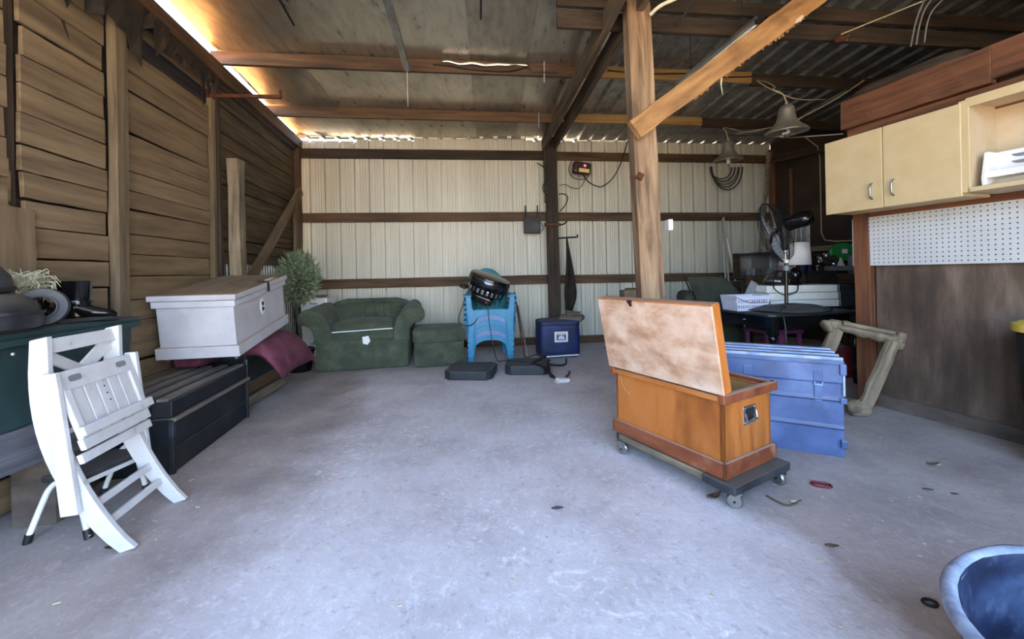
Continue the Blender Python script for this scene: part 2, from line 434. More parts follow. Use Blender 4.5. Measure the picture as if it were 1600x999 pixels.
# ---- floor: worn concrete slab, dirty right of the joint, browner towards left and back
def floor_mat():
    m = bpy.data.materials.new('worn_slab'); m.use_nodes = True
    t = m.node_tree; N, Lk = t.nodes, t.links
    b = N['Principled BSDF']; b.inputs['Roughness'].default_value = 0.8; b.inputs['Specular IOR Level'].default_value = 0.35
    tc = N.new('ShaderNodeTexCoord')
    def nz(sc, det=8, ro=0.6, dist=0.0):
        n = N.new('ShaderNodeTexNoise'); n.inputs['Scale'].default_value = sc; n.inputs['Detail'].default_value = det
        n.inputs['Roughness'].default_value = ro; n.inputs['Distortion'].default_value = dist
        Lk.new(tc.outputs['Object'], n.inputs['Vector']); return n.outputs[0]
    def ramp(src, stops):
        r = N.new('ShaderNodeValToRGB'); e = r.color_ramp.elements
        e[0].position, e[0].color = stops[0][0], (*lin(stops[0][1]), 1)
        e[1].position, e[1].color = stops[-1][0], (*lin(stops[-1][1]), 1)
        for p, c in stops[1:-1]:
            q = e.new(p); q.color = (*lin(c), 1)
        Lk.new(src, r.inputs[0]); return r.outputs[0]
    def rng(src, a, b2, lo=0.0, hi=1.0):
        r = N.new('ShaderNodeMapRange'); r.interpolation_type = 'SMOOTHSTEP'
        for i, v in enumerate((a, b2, lo, hi)): r.inputs[i + 1].default_value = v
        Lk.new(src, r.inputs[0]); return r.outputs[0]
    def mix(f, a, b2):
        x = N.new('ShaderNodeMix'); x.data_type = 'RGBA'
        Lk.new(f, x.inputs[0])
        for s, v in ((6, a), (7, b2)):
            if isinstance(v, str): x.inputs[s].default_value = (*lin(v), 1)
            else: Lk.new(v, x.inputs[s])
        return x.outputs[2]
    def math_(op, a, b2):
        q = N.new('ShaderNodeMath'); q.operation = op
        for i, v in enumerate((a, b2)):
            if isinstance(v, (int, float)): q.inputs[i].default_value = v
            else: Lk.new(v, q.inputs[i])
        return q.outputs[0]
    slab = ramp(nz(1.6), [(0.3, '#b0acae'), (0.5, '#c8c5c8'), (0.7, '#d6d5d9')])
    brown_tone = ramp(nz(2.4), [(0.3, '#8d8481'), (0.5, '#a19894'), (0.7, '#afa7a2')])
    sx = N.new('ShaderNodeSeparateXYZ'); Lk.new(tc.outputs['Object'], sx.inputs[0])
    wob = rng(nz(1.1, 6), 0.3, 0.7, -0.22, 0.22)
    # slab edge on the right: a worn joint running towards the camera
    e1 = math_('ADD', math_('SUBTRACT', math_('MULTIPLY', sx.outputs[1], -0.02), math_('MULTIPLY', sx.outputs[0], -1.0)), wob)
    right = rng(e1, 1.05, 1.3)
    left = rng(math_('ADD', math_('SUBTRACT', math_('MULTIPLY', sx.outputs[1], -0.12), sx.outputs[0]), wob), 0.75, 1.35)  # left floor takes the same brown tone as the dirty right
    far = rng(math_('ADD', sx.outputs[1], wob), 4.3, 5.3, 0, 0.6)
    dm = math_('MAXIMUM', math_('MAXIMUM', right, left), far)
    c = mix(dm, slab, brown_tone)
    # pale scuffs
    sc = rng(nz(9, 10, 0.78, 1.8), 0.54, 0.64, 0, 0.85)
    cov = rng(nz(0.9, 3), 0.40, 0.6)
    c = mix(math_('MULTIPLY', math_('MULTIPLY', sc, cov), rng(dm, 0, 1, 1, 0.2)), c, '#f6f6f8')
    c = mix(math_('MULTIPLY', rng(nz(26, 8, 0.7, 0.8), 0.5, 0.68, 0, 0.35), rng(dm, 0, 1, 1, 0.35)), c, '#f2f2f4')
    c = mix(rng(nz(19, 8, 0.7), 0.54, 0.7, 0, 0.5), c, '#8c8587')
    c = mix(rng(nz(0.7, 4), 0.56, 0.74, 0, 0.5), c, '#7d7170')
    c = mix(rng(nz(60, 3, 0.6), 0.68, 0.76, 0, 0.6), c, '#5c5552')
    c = mix(rng(nz(48, 2, 0.5), 0.24, 0.30, 0.7, 0), c, '#dcdad8')
    Lk.new(c, b.inputs['Base Color'])
    bp = N.new('ShaderNodeBump'); bp.inputs['Strength'].default_value = 0.35; bp.inputs['Distance'].default_value = 0.012
    Lk.new(math_('ADD', nz(7, 9, 0.7), math_('MULTIPLY', nz(45, 4, 0.6), 0.35)), bp.inputs['Height']); Lk.new(bp.outputs[0], b.inputs['Normal'])
    return m
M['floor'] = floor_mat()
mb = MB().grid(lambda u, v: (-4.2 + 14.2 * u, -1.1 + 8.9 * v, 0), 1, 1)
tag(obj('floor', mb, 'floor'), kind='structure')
mb = MB().grid(lambda u, v: (-40 + 80 * u, -60 + 120 * v, -0.03), 1, 1)
tag(obj('ground', mb, 'outside'), kind='structure')

# ---- left wall: old horizontal planks
AL = math.atan2(-.9859, .1676)
wl = obj('wall_left', MB().box((3.75, -0.07, 2.34), (7.3, 0.03, 1.94)).box((4.85, -0.07, 0.7), (5.1, 0.03, 1.4)), 'lumber_dark', None, (-3.36, 6.35, 0), (0, 0, AL))
tag(wl, kind='structure')
def wall_planks(x0, x1, z0, z1, h, m, jit=0.0, skip=()):
    z = z0; i = 0
    rg = random.Random(x0 * 7 + 1)
    while z < z1 - 0.02:
        hh = min(h * rg.uniform(0.86, 1.16), z1 - z)
        a = rg.uniform(-jit, jit); y = rg.uniform(-0.008, 0.008)
        if i not in skip:
            beam('plank', (x0 + rg.uniform(0, .03), y, z + hh / 2), (x1 - rg.uniform(0, .03), y + rg.uniform(-.006, .006), z + hh / 2 + a), 0.022, hh - rg.uniform(0.005, 0.013), m, wl, rough=0.0022, seg=7, bevel=0.002)
        z += hh; i += 1
wall_planks(0.12, 2.40, 1.36, 3.28, 0.135, 'plank_dark', 0.01)
wall_planks(2.46, 3.56, 0.02, 3.28, 0.155, 'plank', 0.012, skip=(19,))
wall_planks(3.67, 4.24, 0.02, 3.28, 0.165, 'plank', 0.008)
wall_planks(4.29, 6.6, 0.02, 3.28, 0.158, 'plank', 0.012)
for k in range(2):
    pz = MB()
    prof = []
    for q in range(15):
        x0 = q * 0.075
        prof += [(x0, 0), (x0 + 0.05, 0), (x0 + 0.057, -0.018), (x0 + 0.068, -0.018)]
    pz.add([(x, y, z) for x, y in prof for z in (0.02, 1.40)], [(2 * i, 2 * i + 2, 2 * i + 3, 2 * i + 1) for i in range(len(prof) - 1)])
    obj('metal_panel', pz, 'metal_roof', wl, (-0.08 + k * 1.13, -0.03, 0))
beam('stud', (3.615, 0.03, 0), (3.60, 0.03, 3.25), 0.06, 0.105, 'post_tan', wl, up=(1, 0, 0), rough=0.004)
beam('stud', (2.43, 0.02, 0.9), (2.43, 0.02, 2.98), 0.05, 0.06, 'post_tan', wl, up=(1, 0, 0), rough=0.003)
beam('stud', (2.34, 0.03, 1.1), (2.36, 0.03, 3.2), 0.05, 0.05, 'lumber_dark', wl, up=(1, 0, 0), rough=0.003)
beam('stud', (0.13, 0.05, 0), (0.13, 0.05, 3.2), 0.08, 0.10, 'lumber', wl, up=(1, 0, 0), rough=0.003)
beam('stud', (0.30, 0.06, 0.6), (0.30, 0.06, 2.42), 0.05, 0.09, 'post_tan', wl, up=(1, 0, 0), rough=0.003)
beam('stud', (4.265, -0.03, 0), (4.265, -0.03, 3.2), 0.03, 0.05, 'lumber_dark', wl, up=(1, 0, 0), rough=0.002)
beam('brace', (2.02, 0.12, 1.10), (0.24, 0.12, 2.52), 0.05, 0.13, 'post_tan', wl, rough=0.003)
beam('patch_board', (4.30, 0.03, 1.2), (4.30, 0.03, 1.60), 0.02, 0.20, 'plank', wl, up=(1, 0, 0), rough=0.002)
beam('patch_board', (4.50, 0.025, 1.63), (4.335, 0.025, 1.63), 0.02, 0.14, 'plank', wl, rough=0.002)
beam('patch_board', (4.52, 0.025, 1.80), (4.33, 0.025, 1.80), 0.02, 0.10, 'plank', wl, rough=0.002)
beam('top_plate', (-0.1, 0.035, 3.30), (7.3, 0.035, 3.30), 0.09, 0.15, 'lumber', wl, rough=0.003, seg=14)
beam('ledger', (0.1, 0.02, 3.19), (7.3, 0.02, 3.19), 0.04, 0.07, 'lumber_dark', wl, rough=0.002)
p = beam('broken_post', (2.21, 0.15, 0.0), (2.21, 0.13, 2.44), 0.11, 0.14, 'old_wood', wl, up=(1, 0, 0), rough=0.006)
# torn black felt under the plate
def ragged(w, h, n, seed, th=0.004):
    rg = random.Random(seed)
    top, bot = [], []
    for i in range(n + 1):
        x = w * i / n
        d = h * (0.25 + 0.75 * rg.random() ** 1.6)
        top.append((x, 0.0)); bot.append((x + rg.uniform(-.01, .01), -d))
    vs, fs = [], []
    for (a, b2), (c, d) in zip(top, bot):
        for q in (0, .5, 1):
            vs.append((a + (c - a) * q, 0.02 * math.sin(a * 40) * q + rg.uniform(0, .015), b2 + (d - b2) * q))
    for i in range(n):
        for j in range(2):
            fs.append((i * 3 + j, i * 3 + j + 1, i * 3 + j + 4, i * 3 + j + 3))
    return MB().add(vs, fs)
for nm, s0, w_, h_, z_, sd, lab in (('torn_felt', 3.15, 0.95, 0.36, 3.24, 3, 'ragged black felt hanging at top of left wall over the tan stud'),
                                  ('torn_felt', 2.55, 0.60, 0.30, 3.20, 8, 'ragged black felt scrap at top of left wall behind rusty bracket')):
    o = obj(nm, ragged(w_, h_ * 1.35, 14, sd), 'tar', None, (-3.36 + .1676 * s0 + .9859 * .085, 6.35 - .9859 * s0 + .1676 * .085, z_), (0, 0, AL), solid=0.004)
    tag(o, lab, 'torn felt', None)
o = obj('torn_felt', MB().add([(0, 0, 0), (.035, .004, 0), (.06, .01, -.12), (.11, .012, -.26), (.15, .02, -.36), (.13, .02, -.36), (.08, .014, -.24), (.035, .008, -.12)], [(0, 1, 2, 7), (7, 2, 3, 6), (6, 3, 4, 5)]), 'tar', None, (-2.665, 2.36, 2.97), (0, 0, AL + PI), solid=0.006)
tag(o, 'long narrow black felt strip dangling on left wall left of the tan stud', 'torn felt')

# ---- back wall: ribbed metal panels on girts
AB_ = math.atan2(.85, 8.02)
ca, sa = math.cos(AB_), math.sin(AB_)
def bw(s, y, z): return (-3.36 + s * ca - y * sa, 6.35 + s * sa + y * ca, z)
wb = obj('wall_back', MB().box((4.05, -0.035, 0.06), (8.1, 0.05, 0.12)).box((4.05, 0.075, 1.66), (8.4, 0.02, 3.32)), 'lumber', None, (-3.36, 6.35, 0), (0, 0, AB_), bevel=0.004)  # rear box: unseen backing added to block light between the panels
tag(wb, kind='structure')
def panel_mesh(h, w=0.914):
    prof = []
    for q in range(4):
        x0 = q * 0.2285
        prof += [(x0, 0), (x0 + .046, 0), (x0 + .048, .012), (x0 + .058, .012), (x0 + .062, 0), (x0 + .086, 0), (x0 + .088, .012), (x0 + .098, .012), (x0 + .102, 0), (x0 + .126, 0), (x0 + .128, .012), (x0 + .138, .012), (x0 + .142, 0),
                 (x0 + .180, 0), (x0 + .183, .050), (x0 + .217, .050), (x0 + .220, 0)]
    prof += [(w, 0)]
    prof = [p_ for p_ in prof if p_[0] <= w]
    return MB().add([(x, y, z) for x, y in prof for z in (0.10, h)], [(2 * i, 2 * i + 2, 2 * i + 3, 2 * i + 1) for i in range(len(prof) - 1)])
for k in range(9):
    s0 = k * 0.914
    w_ = min(0.914, 8.07 - s0)
    yy = 6.35 + (s0 + .45) * sa
    h_ = zr(yy) + (-0.085, -0.05, -0.012, -0.006, -0.03, -0.004, -0.004, -0.004, -0.004)[k]
    o = obj('metal_panel', panel_mesh(h_, w_), 'metal_wall', wb, (s0, 0.0 + 0.0015 * (k % 2), 0), weld=True)
for z, m1, m2 in ((3.155, 'lumber_dark', 'lumber'), (2.135, 'lumber', 'lumber'), (1.08, 'lumber', 'lumber')):
    beam('girt', (0.06, -0.026, z), (4.05, -0.026, z + 0.005), 0.045, 0.15, m1, wb, rough=0.002, seg=12)
    beam('girt', (4.055, -0.026, z), (8.03, -0.026, z - 0.02), 0.045, 0.14, m2, wb, rough=0.002, seg=12)

# ---- far right wall of the alcove
AR = math.atan2(-.8575, .5145)
wa = obj('wall_alcove', MB().box((4.0, 0.04, 1.75), (8.0, 0.05, 3.5)), 'lumber_dark', None, (4.66, 7.2, 0), (0, 0, AR))
tag(wa, kind='structure')
for k in range(6):
    obj('board_panel', MB().box((k * 1.22 + 0.61, 0, 1.74), (1.205, 0.015, 3.48)), 'brown_wall', wa, (0, 0, 0), bevel=0.003)
beam('stud', (0.06, -0.04, 0), (0.05, -0.04, 3.3), 0.06, 0.10, 'lumber_red', wa, up=(1, 0, 0), rough=0.002)
beam('batten', (0.34, -0.02, 1.2), (0.34, -0.02, 2.9), 0.02, 0.05, 'lumber_red', wa, up=(1, 0, 0), rough=0.001)
beam('ledger', (0, -0.05, 3.12), (5.5, -0.05, 3.05), 0.06, 0.14, 'lumber_dark', wa, rough=0.003)

# ---- partition on the right: plywood below, pegboard and cupboards above
AP = math.atan2(-.955, .296)
PX, PY = 3.095, 3.435
def pw(x, y, z): return (PX + .296 * x + .955 * y, PY - .955 * x + .296 * y, z)
wp = obj('wall_right', MB().box((2.25, 0.085, 1.33), (4.7, 0.06, 2.66)), 'lumber_dark', None, (PX, PY, 0), (0, 0, AP))
tag(wp, kind='structure')
for k, (x0, x1) in enumerate(((0.0, 1.215), (1.22, 2.44), (2.445, 3.5))):
    obj('board_panel', MB().box(((x0 + x1) / 2, 0.03, 0.66), (x1 - x0, 0.015, 1.18)), 'ply', wp, bevel=0.002)
beam('skirting', (0.0, 0.015, 0.05), (3.5, 0.015, 0.05), 0.02, 0.11, 'ply_strip', wp, rough=0.002)
beam('corner_post', (-0.065, 0.02, 0), (-0.09, 0.02, 2.5), 0.10, 0.12, 'lumber_red', wp, up=(1, 0, 0), rough=0.003)
beam('rail', (-0.02, 0.01, 1.635), (3.4, 0.01, 1.635), 0.05, 0.07, 'lumber_red', wp, rough=0.002)
beam('head_board', (-0.16, -0.01, 2.33), (3.4, -0.01, 2.33), 0.06, 0.17, 'lumber_red', wp, rough=0.004)
beam('head_board', (-0.19, -0.05, 2.54), (0.75, -0.05, 2.54), 0.07, 0.25, 'lumber_red', wp, rough=0.005)
beam('head_board', (0.70, -0.03, 2.56), (3.4, -0.03, 2.60), 0.07, 0.23, 'lumber_red', wp, rough=0.006)
beam('head_board', (1.35, -0.01, 2.74), (3.4, -0.01, 2.80), 0.06, 0.16, 'lumber_red', wp, rough=0.008)
obj('dust_heap', MB().rbox((0.75, 0.25, 0.22), 0.09, 6, nz=0.03), 'lumber_dark', wp, (0.2, 0.12, 2.68), smooth=60)
# pegboard: sheet with a grid of drilled holes
def peg_mat():
    m = mat('pegboard', ['#b4b6b9', '#c2c4c6'], (4, 4, 4), 0.5, bump=0.01)
    t = m.node_tree; N, Lk = t.nodes, t.links
    b = N['Principled BSDF']
    tc = N.new('ShaderNodeTexCoord')
    sc = N.new('ShaderNodeVectorMath'); sc.operation = 'SCALE'; sc.inputs['Scale'].default_value = 1 / 0.034
    fr = N.new('ShaderNodeVectorMath'); fr.operation = 'FRACTION'
    sb = N.new('ShaderNodeVectorMath'); sb.operation = 'SUBTRACT'; sb.inputs[1].default_value = (.5, 0, .5)
    ml = N.new('ShaderNodeVectorMath'); ml.operation = 'MULTIPLY'; ml.inputs[1].default_value = (1, 0, 1)
    ln = N.new('ShaderNodeVectorMath'); ln.operation = 'LENGTH'
    Lk.new(tc.outputs['Object'], sc.inputs[0]); Lk.new(sc.outputs[0], fr.inputs[0]); Lk.new(fr.outputs[0], sb.inputs[0])
    Lk.new(sb.outputs[0], ml.inputs[0]); Lk.new(ml.outputs[0], ln.inputs[0])
    lt = N.new('ShaderNodeMath'); lt.operation = 'LESS_THAN'; lt.inputs[1].default_value = 0.15
    Lk.new(ln.outputs['Value'], lt.inputs[0])
    mx = N.new('ShaderNodeMix'); mx.data_type = 'RGBA'
    old = b.inputs['Base Color'].links[0].from_socket
    Lk.new(lt.outputs[0], mx.inputs[0]); Lk.new(old, mx.inputs[6]); mx.inputs[7].default_value = (*lin('#4a4640'), 1)
    Lk.new(mx.outputs[2], b.inputs['Base Color'])
    return m
M['peg'] = peg_mat()
o = obj('pegboard', MB().box((1.62, 0, 0.2), (3.4, 0.006, 0.415)), 'peg', None, pw(-0.07, -0.018, 1.21), (0, 0, AP))
tag(o, 'white pegboard sheet full of holes fixed on the brown right wall', 'pegboard')

# ---- front wall either side of the open doorway, behind the viewpoint
wf = obj('wall_front', MB().box((-2.6, -0.95, 1.8), (1.1, 0.1, 3.6)).box((6.6, -0.95, 1.8), (7.0, 0.1, 3.6)).box((9.9, 1.6, 1.8), (0.1, 5.2, 3.6)).box((0.55, -0.95, 3.62), (5.3, 0.1, 0.2)), 'lumber_dark')
tag(wf, kind='structure')

# ---- roof sheet, foil, purlins, rafters
def roof_profile():
    out = []; x = -3.7
    while x < 10.1:
        out += [(x, 0), (x + .15, 0), (x + .17, .03), (x + .2, .03)]; x += .2285
    return out
rp_ = roof_profile()
ys = [-1.0 + 8.45 * i / 16 for i in range(17)]
vs = []
for y in ys:
    for x, dz in rp_:
        xx = x - 0.055 * (y - 4)
        vs.append((max(xx, xl(y) - 0.01), y, zr(y) + dz))
k = len(rp_)
mb = MB().add(vs, [(i * k + j, i * k + j + 1, (i + 1) * k + j + 1, (i + 1) * k + j) for i in range(16) for j in range(k - 1)])
ceil = obj('ceiling', mb, 'metal_roof', weld=False)
for v in ceil.data.vertices:
    if v.co.y > 6.3: v.co.y = min(v.co.y, 6.35 + (v.co.x + 3.36) * .106 + 0.06)
tag(ceil, kind='structure')
edges = [-3.9, -2.9, -2.25, -1.2, -0.42, 0.25, 1.05]
for i in range(6):
    a, b2 = edges[i], edges[i + 1] + 0.03
    def fn(u, v, a=a, b2=b2, i=i):
        y = -.9 + 7.45 * v
        x = a + (b2 - a) * u - 0.055 * (y - 4)
        y2 = min(y, 6.35 + (x + 3.36) * .106 - 0.03)
        return (max(x, xl(y) + 0.03), y2, zr(y) - 0.012 - 0.004 * (i % 2) + 0.003 * mnoise.noise((x * 2, y * 2, i)))
    obj('foil_sheet', MB().grid(fn, 8, 40), ('foil2', 'foil2', 'foil', 'foil', 'foil2', 'foil')[i], ceil, smooth=80)
def py(y0, x): return y0 + 0.107 * (x + 3.1)
def purlin(y0, x0, x1, h, m, dz=0.0):
    ya, yb = py(y0, x0), py(y0, x1)
    beam('purlin', (x0, ya, zr(ya) - 0.022 - h / 2 - dz), (x1, yb, zr(yb) - 0.022 - h / 2 - dz), 0.045, h, m, ceil, rough=0.002, seg=14)
purlin(5.32, -3.22, 0.62, 0.135, 'lumber')
purlin(5.32, 0.63, 2.85, 0.12, 'lumber_new')
purlin(5.34, 2.86, 5.4, 0.135, 'lumber_dark')
purlin(4.09, -3.02, 0.75, 0.135, 'lumber')
purlin(4.09, 0.76, 2.85, 0.125, 'lumber_new')
purlin(4.12, 2.86, 5.6, 0.135, 'lumber_dark')
purlin(3.0, 0.42, 5.6, 0.14, 'lumber_dark', 0.16)
purlin(3.0, 0.42, 5.6, 0.12, 'lumber_dark', 0.0)
purlin(2.2, -2.7, 5.6, 0.135, 'lumber')
purlin(1.1, -2.5, 5.6, 0.135, 'lumber')
purlin(-.2, -2.2, 5.6, 0.135, 'lumber')
def rx(y): return .555 + .088 * (6.6 - y)
for dx, m in ((0.0, 'lumber_grey'), (0.175, 'lumber_grey')):
    beam('rafter', (rx(6.62) + dx, 6.62, 3.29), (rx(-.85) + dx, -.85, 3.34), 0.05, 0.19, m, ceil, rough=0.003, seg=16)
beam('rafter', (1.23, 2.9, 3.33), (1.62, 0.6, 3.36), 0.05, 0.16, 'lumber', ceil, rough=0.003, seg=8)
# thin open seams in the foil
for a, b2 in (((-1.83, 2.95), (-1.98, 3.72)), ((-0.18, 2.95), (-0.24, 3.7))):
    obj('open_seam', MB().box((0, 0, 0), (0.02, 0.85, 0.003)), 'black', ceil, ((a[0] + b2[0]) / 2, (a[1] + b2[1]) / 2, zr(3.4) - 0.024), (0, 0, math.atan2(a[0] - b2[0], b2[1] - a[1])))
# added unseen reflector outside the left wall, bouncing warm sunlight onto the foil
mb = MB().grid(lambda u, v: (xl(-0.5 + 8.5 * v) - 0.12 - 4.5 * u, -0.5 + 8.5 * v, 3.24 - 0.9 * u), 1, 1)
tag(obj('bounce_sheet_1', mb, 'bounce_orange'), kind='structure')

# ---- posts
t = thing('support_post', 'dark timber post standing against the back wall behind the blue cooler', 'post', (0.69, 6.6, 0))
beam('post', (0.0, 0, 0.0), (-0.02, 0, 3.40), 0.16, 0.19, 'lumber_dark', t, up=(1, 0, 0), rough=0.004, seg=10)
beam('cleat', (-0.105, -0.02, 2.35), (-0.115, -0.02, 3.35), 0.12, 0.045, 'lumber_dark', t, up=(1, 0, 0), rough=0.003)
t = thing('support_post', 'pale sawn timber post in mid room carrying the rough knee brace', 'post', (1.125, 3.2, 0))
beam('post', (0, 0, 0), (-0.105, 0, 3.52), 0.15, 0.18, 'post_fresh', t, up=(1, 0, 0), rough=0.004, seg=12)
obj('hook', MB().bar((-0.13, -0.09, 1.93), (-0.21, -0.16, 1.905), 0.022, 0.02).bar((-0.10, -0.08, 1.92), (-0.135, -0.09, 1.94), 0.03, 0.05), 'rust', t)
obj('outlet_box', MB().box((0.11, -0.05, 1.55), (0.035, 0.09, 0.085)), 'white', t, bevel=0.004)
t = thing('knee_brace', 'rough orange-brown slab brace slanting from the mid-room post up to roof', 'brace', (1.75, 3.07, 2.85))
o = beam('slab_board', (-0.80, 0, -0.58), (0.95, 0, 0.66), 0.06, 0.155, 'slab', t, rough=0.007, seg=18, bevel=0.003, wb=0.06)
rg = random.Random(5)
mb = MB()
for i in range(60):
    u = rg.choice((0.28, 0.36, 0.42, 0.6, 0.66, 0.7)) + rg.gauss(0, 0.035)
    c = Vector((-0.80 + 1.75 * u, rg.uniform(-.03, .03), -0.58 + 1.24 * u)) + Vector((0.045, 0, -0.068))
    s = rg.uniform(.004, .016)
    q = Vector((rg.uniform(-.5, .3), rg.uniform(-.5, .5), -rg.uniform(.3, 1.3))) * s
    mb.add([c + Vector((-s, 0, -s * .2)), c + Vector((s, .002, s * .9)), c + q + Vector((s * .6, 0, 0)), c + q * 1.2 - Vector((s * .2, 0, 0))], [(0, 1, 2, 3)])
tag(obj('bark_shreds', mb, 'slab', t, solid=0.003, weld=False), kind='stuff')
obj('bark_shreds', MB().tube([(-.13, -.02, -.19), (-.135, -.02, -.25), (-.125, -.02, -.33)], [.007, .005, .002], 5), 'fluff', t, smooth=60)
obj('nailed_chip', MB().prism([(0, 0), (.05, .02), (.075, .06), (.055, .065), (.01, .03)], -.008, .008, 'y'), 'cream_in', t, (0.42, -0.03, 0.19))
# ================================================================== things, left side
# ---- white folding chair, folded and leaning (its frame has racked a little sideways)
CW, CU, CN = Vector((-.2192, .9757, 0)), Vector((-.1933, -.1572, .9685)), Vector((.951, .2136, .2244))
def chair_map(p): return CW * p.x + CU * p.y + CN * p.z
chair = thing('folding_chair', 'worn white slatted wooden folding chair, folded and leaning at far left', 'chair', (-1.727, 1.782, 0))
def cob(name, mb, m='white_wood', bevel=0.004, smooth=None, parent=None):
    return obj(name, mb.map(chair_map), m, parent or chair, bevel=bevel, smooth=smooth)
def stile(p):
    mb = MB()
    n = 16; vs, fs = [], []
    for i in range(n + 1):
        q = i / n
        r = -0.10 * math.sin(PI * min(1, q * 1.02)) ** 0.8
        wd = 0.030 + 0.012 * math.sin(PI * q)
        for a, b2 in ((-1, -1), (1, -1), (1, 1), (-1, 1)):
            vs.append((p + a * 0.014, q * 1.0 + 0.004, r + b2 * wd))
    for i in range(n):
        for j in range(4):
            fs.append((i * 4 + j, i * 4 + (j + 1) % 4, (i + 1) * 4 + (j + 1) % 4, (i + 1) * 4 + j))
    fs += [(3, 2, 1, 0), (n * 4, n * 4 + 1, n * 4 + 2, n * 4 + 3)]
    return mb.add(vs, fs)
for p in (0.012, 0.408): cob('back_stile', stile(p))
for p in (-0.022, 0.442):
    mb = MB().bar((p, 0.855, 0.01), (p, 0.25, -0.115), 0.048, 0.026, up=(1, 0, 0), wb=0.062)
    cob('rear_leg', mb)
cob('top_rail', MB().box((0.21, 0.965, -0.012), (0.37, 0.062, 0.022)))
cob('cross_slat', MB().bar((0.035, 0.935, -0.03), (0.36, 0.74, -0.07), 0.014, 0.055, up=(0, 1, 0)))
cob('cross_slat', MB().bar((0.385, 0.935, -0.034), (0.06, 0.74, -0.074), 0.014, 0.055, up=(0, 1, 0)))
# seat panel with two oval hand holes near its front edge
def seat_front():
    mb = MB()
    x0, x1, y0, y1 = 0.0, 0.42, 0.765, 0.85
    mb.box(((x0 + x1) / 2, (y0 + y1) / 2, 0.0), (x1 - x0, y1 - y0, 0.022))
    return mb
sf = cob('seat_frame', seat_front(), bevel=0.006)
def oval(cx, cy, z, a=0.033, b2=0.014):
    pts = []
    for k in range(20):
        t = 2 * PI * k / 20
        c, s = math.cos(t), math.sin(t)
        pts.append((cx + math.copysign(abs(c) ** .5, c) * a, cy + math.copysign(abs(s) ** .6, s) * b2))
    return pts
for cx in (0.075, 0.345):
    cob('hand_hole', MB().prism(oval(cx, 0.812, 0), 0.0105, 0.0125), 'grey_plastic', 0, parent=sf)
cob('seat_frame', MB().box((0.018, 0.66, 0.0), (0.036, 0.22, 0.022)).box((0.402, 0.66, 0.0), (0.036, 0.22, 0.022)).box((0.21, 0.525, -0.005), (0.42, 0.05, 0.022)))
for k in range(5):
    cob('seat_slat', MB().box((0.0735 + k * 0.068, 0.655, -0.004), (0.059, 0.235, 0.012)), bevel=0.002)
for x, y in ((.215, .735), (.217, .70), (.22, .665)):
    cob('screw', MB().prism([(x + .004 * math.cos(a), y + .004 * math.sin(a)) for a in [k * PI / 3 for k in range(6)]], 0.001, 0.004), 'iron', 0)
cob('cross_bar', MB().bar((-0.012, 0.582, 0.024), (0.43, 0.582, 0.024), 0.02, 0.042, up=(0, 1, 0)))
cob('cross_bar', MB().bar((-0.012, 0.468, -0.02), (0.43, 0.468, -0.02), 0.02, 0.042, up=(0, 1, 0)))
cob('rung', MB().bar((0.0, 0.245, -0.07), (0.42, 0.245, -0.07), 0.02, 0.034, up=(0, 1, 0)))
cob('rung', MB().bar((0.0, 0.150, -0.05), (0.42, 0.150, -0.05), 0.02, 0.034, up=(0, 1, 0)))

# ---- tubular step stool behind it
st = thing('step_stool', 'white tubular steel step stool with dark tread behind the white folding chair', 'stool', (-2.12, 2.05, 0))
o0 = Vector((-2.12, 2.05, 0))
def sp(*p): return Vector(p) - o0
for a, b2 in (((-2.0, 1.876, 0.012), (-2.17, 1.93, .47)), ((-2.09, 2.274, .012), (-2.26, 2.32, .47))):
    l = obj('leg', MB().tube([sp(*a), sp(*b2)], 0.0125, 8), 'white', st, smooth=60)
    a = sp(*a); obj('rubber_foot', MB().tube([a + Vector((0, 0, -.012)), a + Vector((-.012, .004, .03))], 0.016, 8), 'black', l, smooth=60)
for y0, sgn in ((1.848, 1), (2.25, -1)):
    a = (-2.255 - (0.06 if sgn < 0 else 0), y0, 0.012)
    pts = [sp(*a), sp(a[0] + .05, a[1] + .02, .17), sp(a[0] + .075, a[1] + .03, .235), sp(a[0] + .11, a[1] + .04, .265), sp(a[0] + .16, a[1] + .05, .262)]
    l = obj('leg', MB().tube(spline(pts, 4), 0.0125, 8), 'white', st, smooth=60)
    a = sp(*a); obj('rubber_foot', MB().tube([a + Vector((0, 0, -.012)), a + Vector((.009, .004, .03))], 0.016, 8), 'black', l, smooth=60)
obj('tread', MB().box(sp(-2.20, 2.11, .235), (0.20, 0.33, 0.028), RZ(-.11)), 'grey_tread', st, bevel=0.006)
obj('tread_trim', MB().box(sp(-2.10, 2.13, .215), (0.016, 0.34, 0.022), RZ(-.11)), 'white', st, bevel=0.002)
obj('cross_tube', MB().tube([sp(-2.17, 1.93, .47), sp(-2.26, 2.32, .47)], 0.0125, 8), 'white', st, smooth=60)

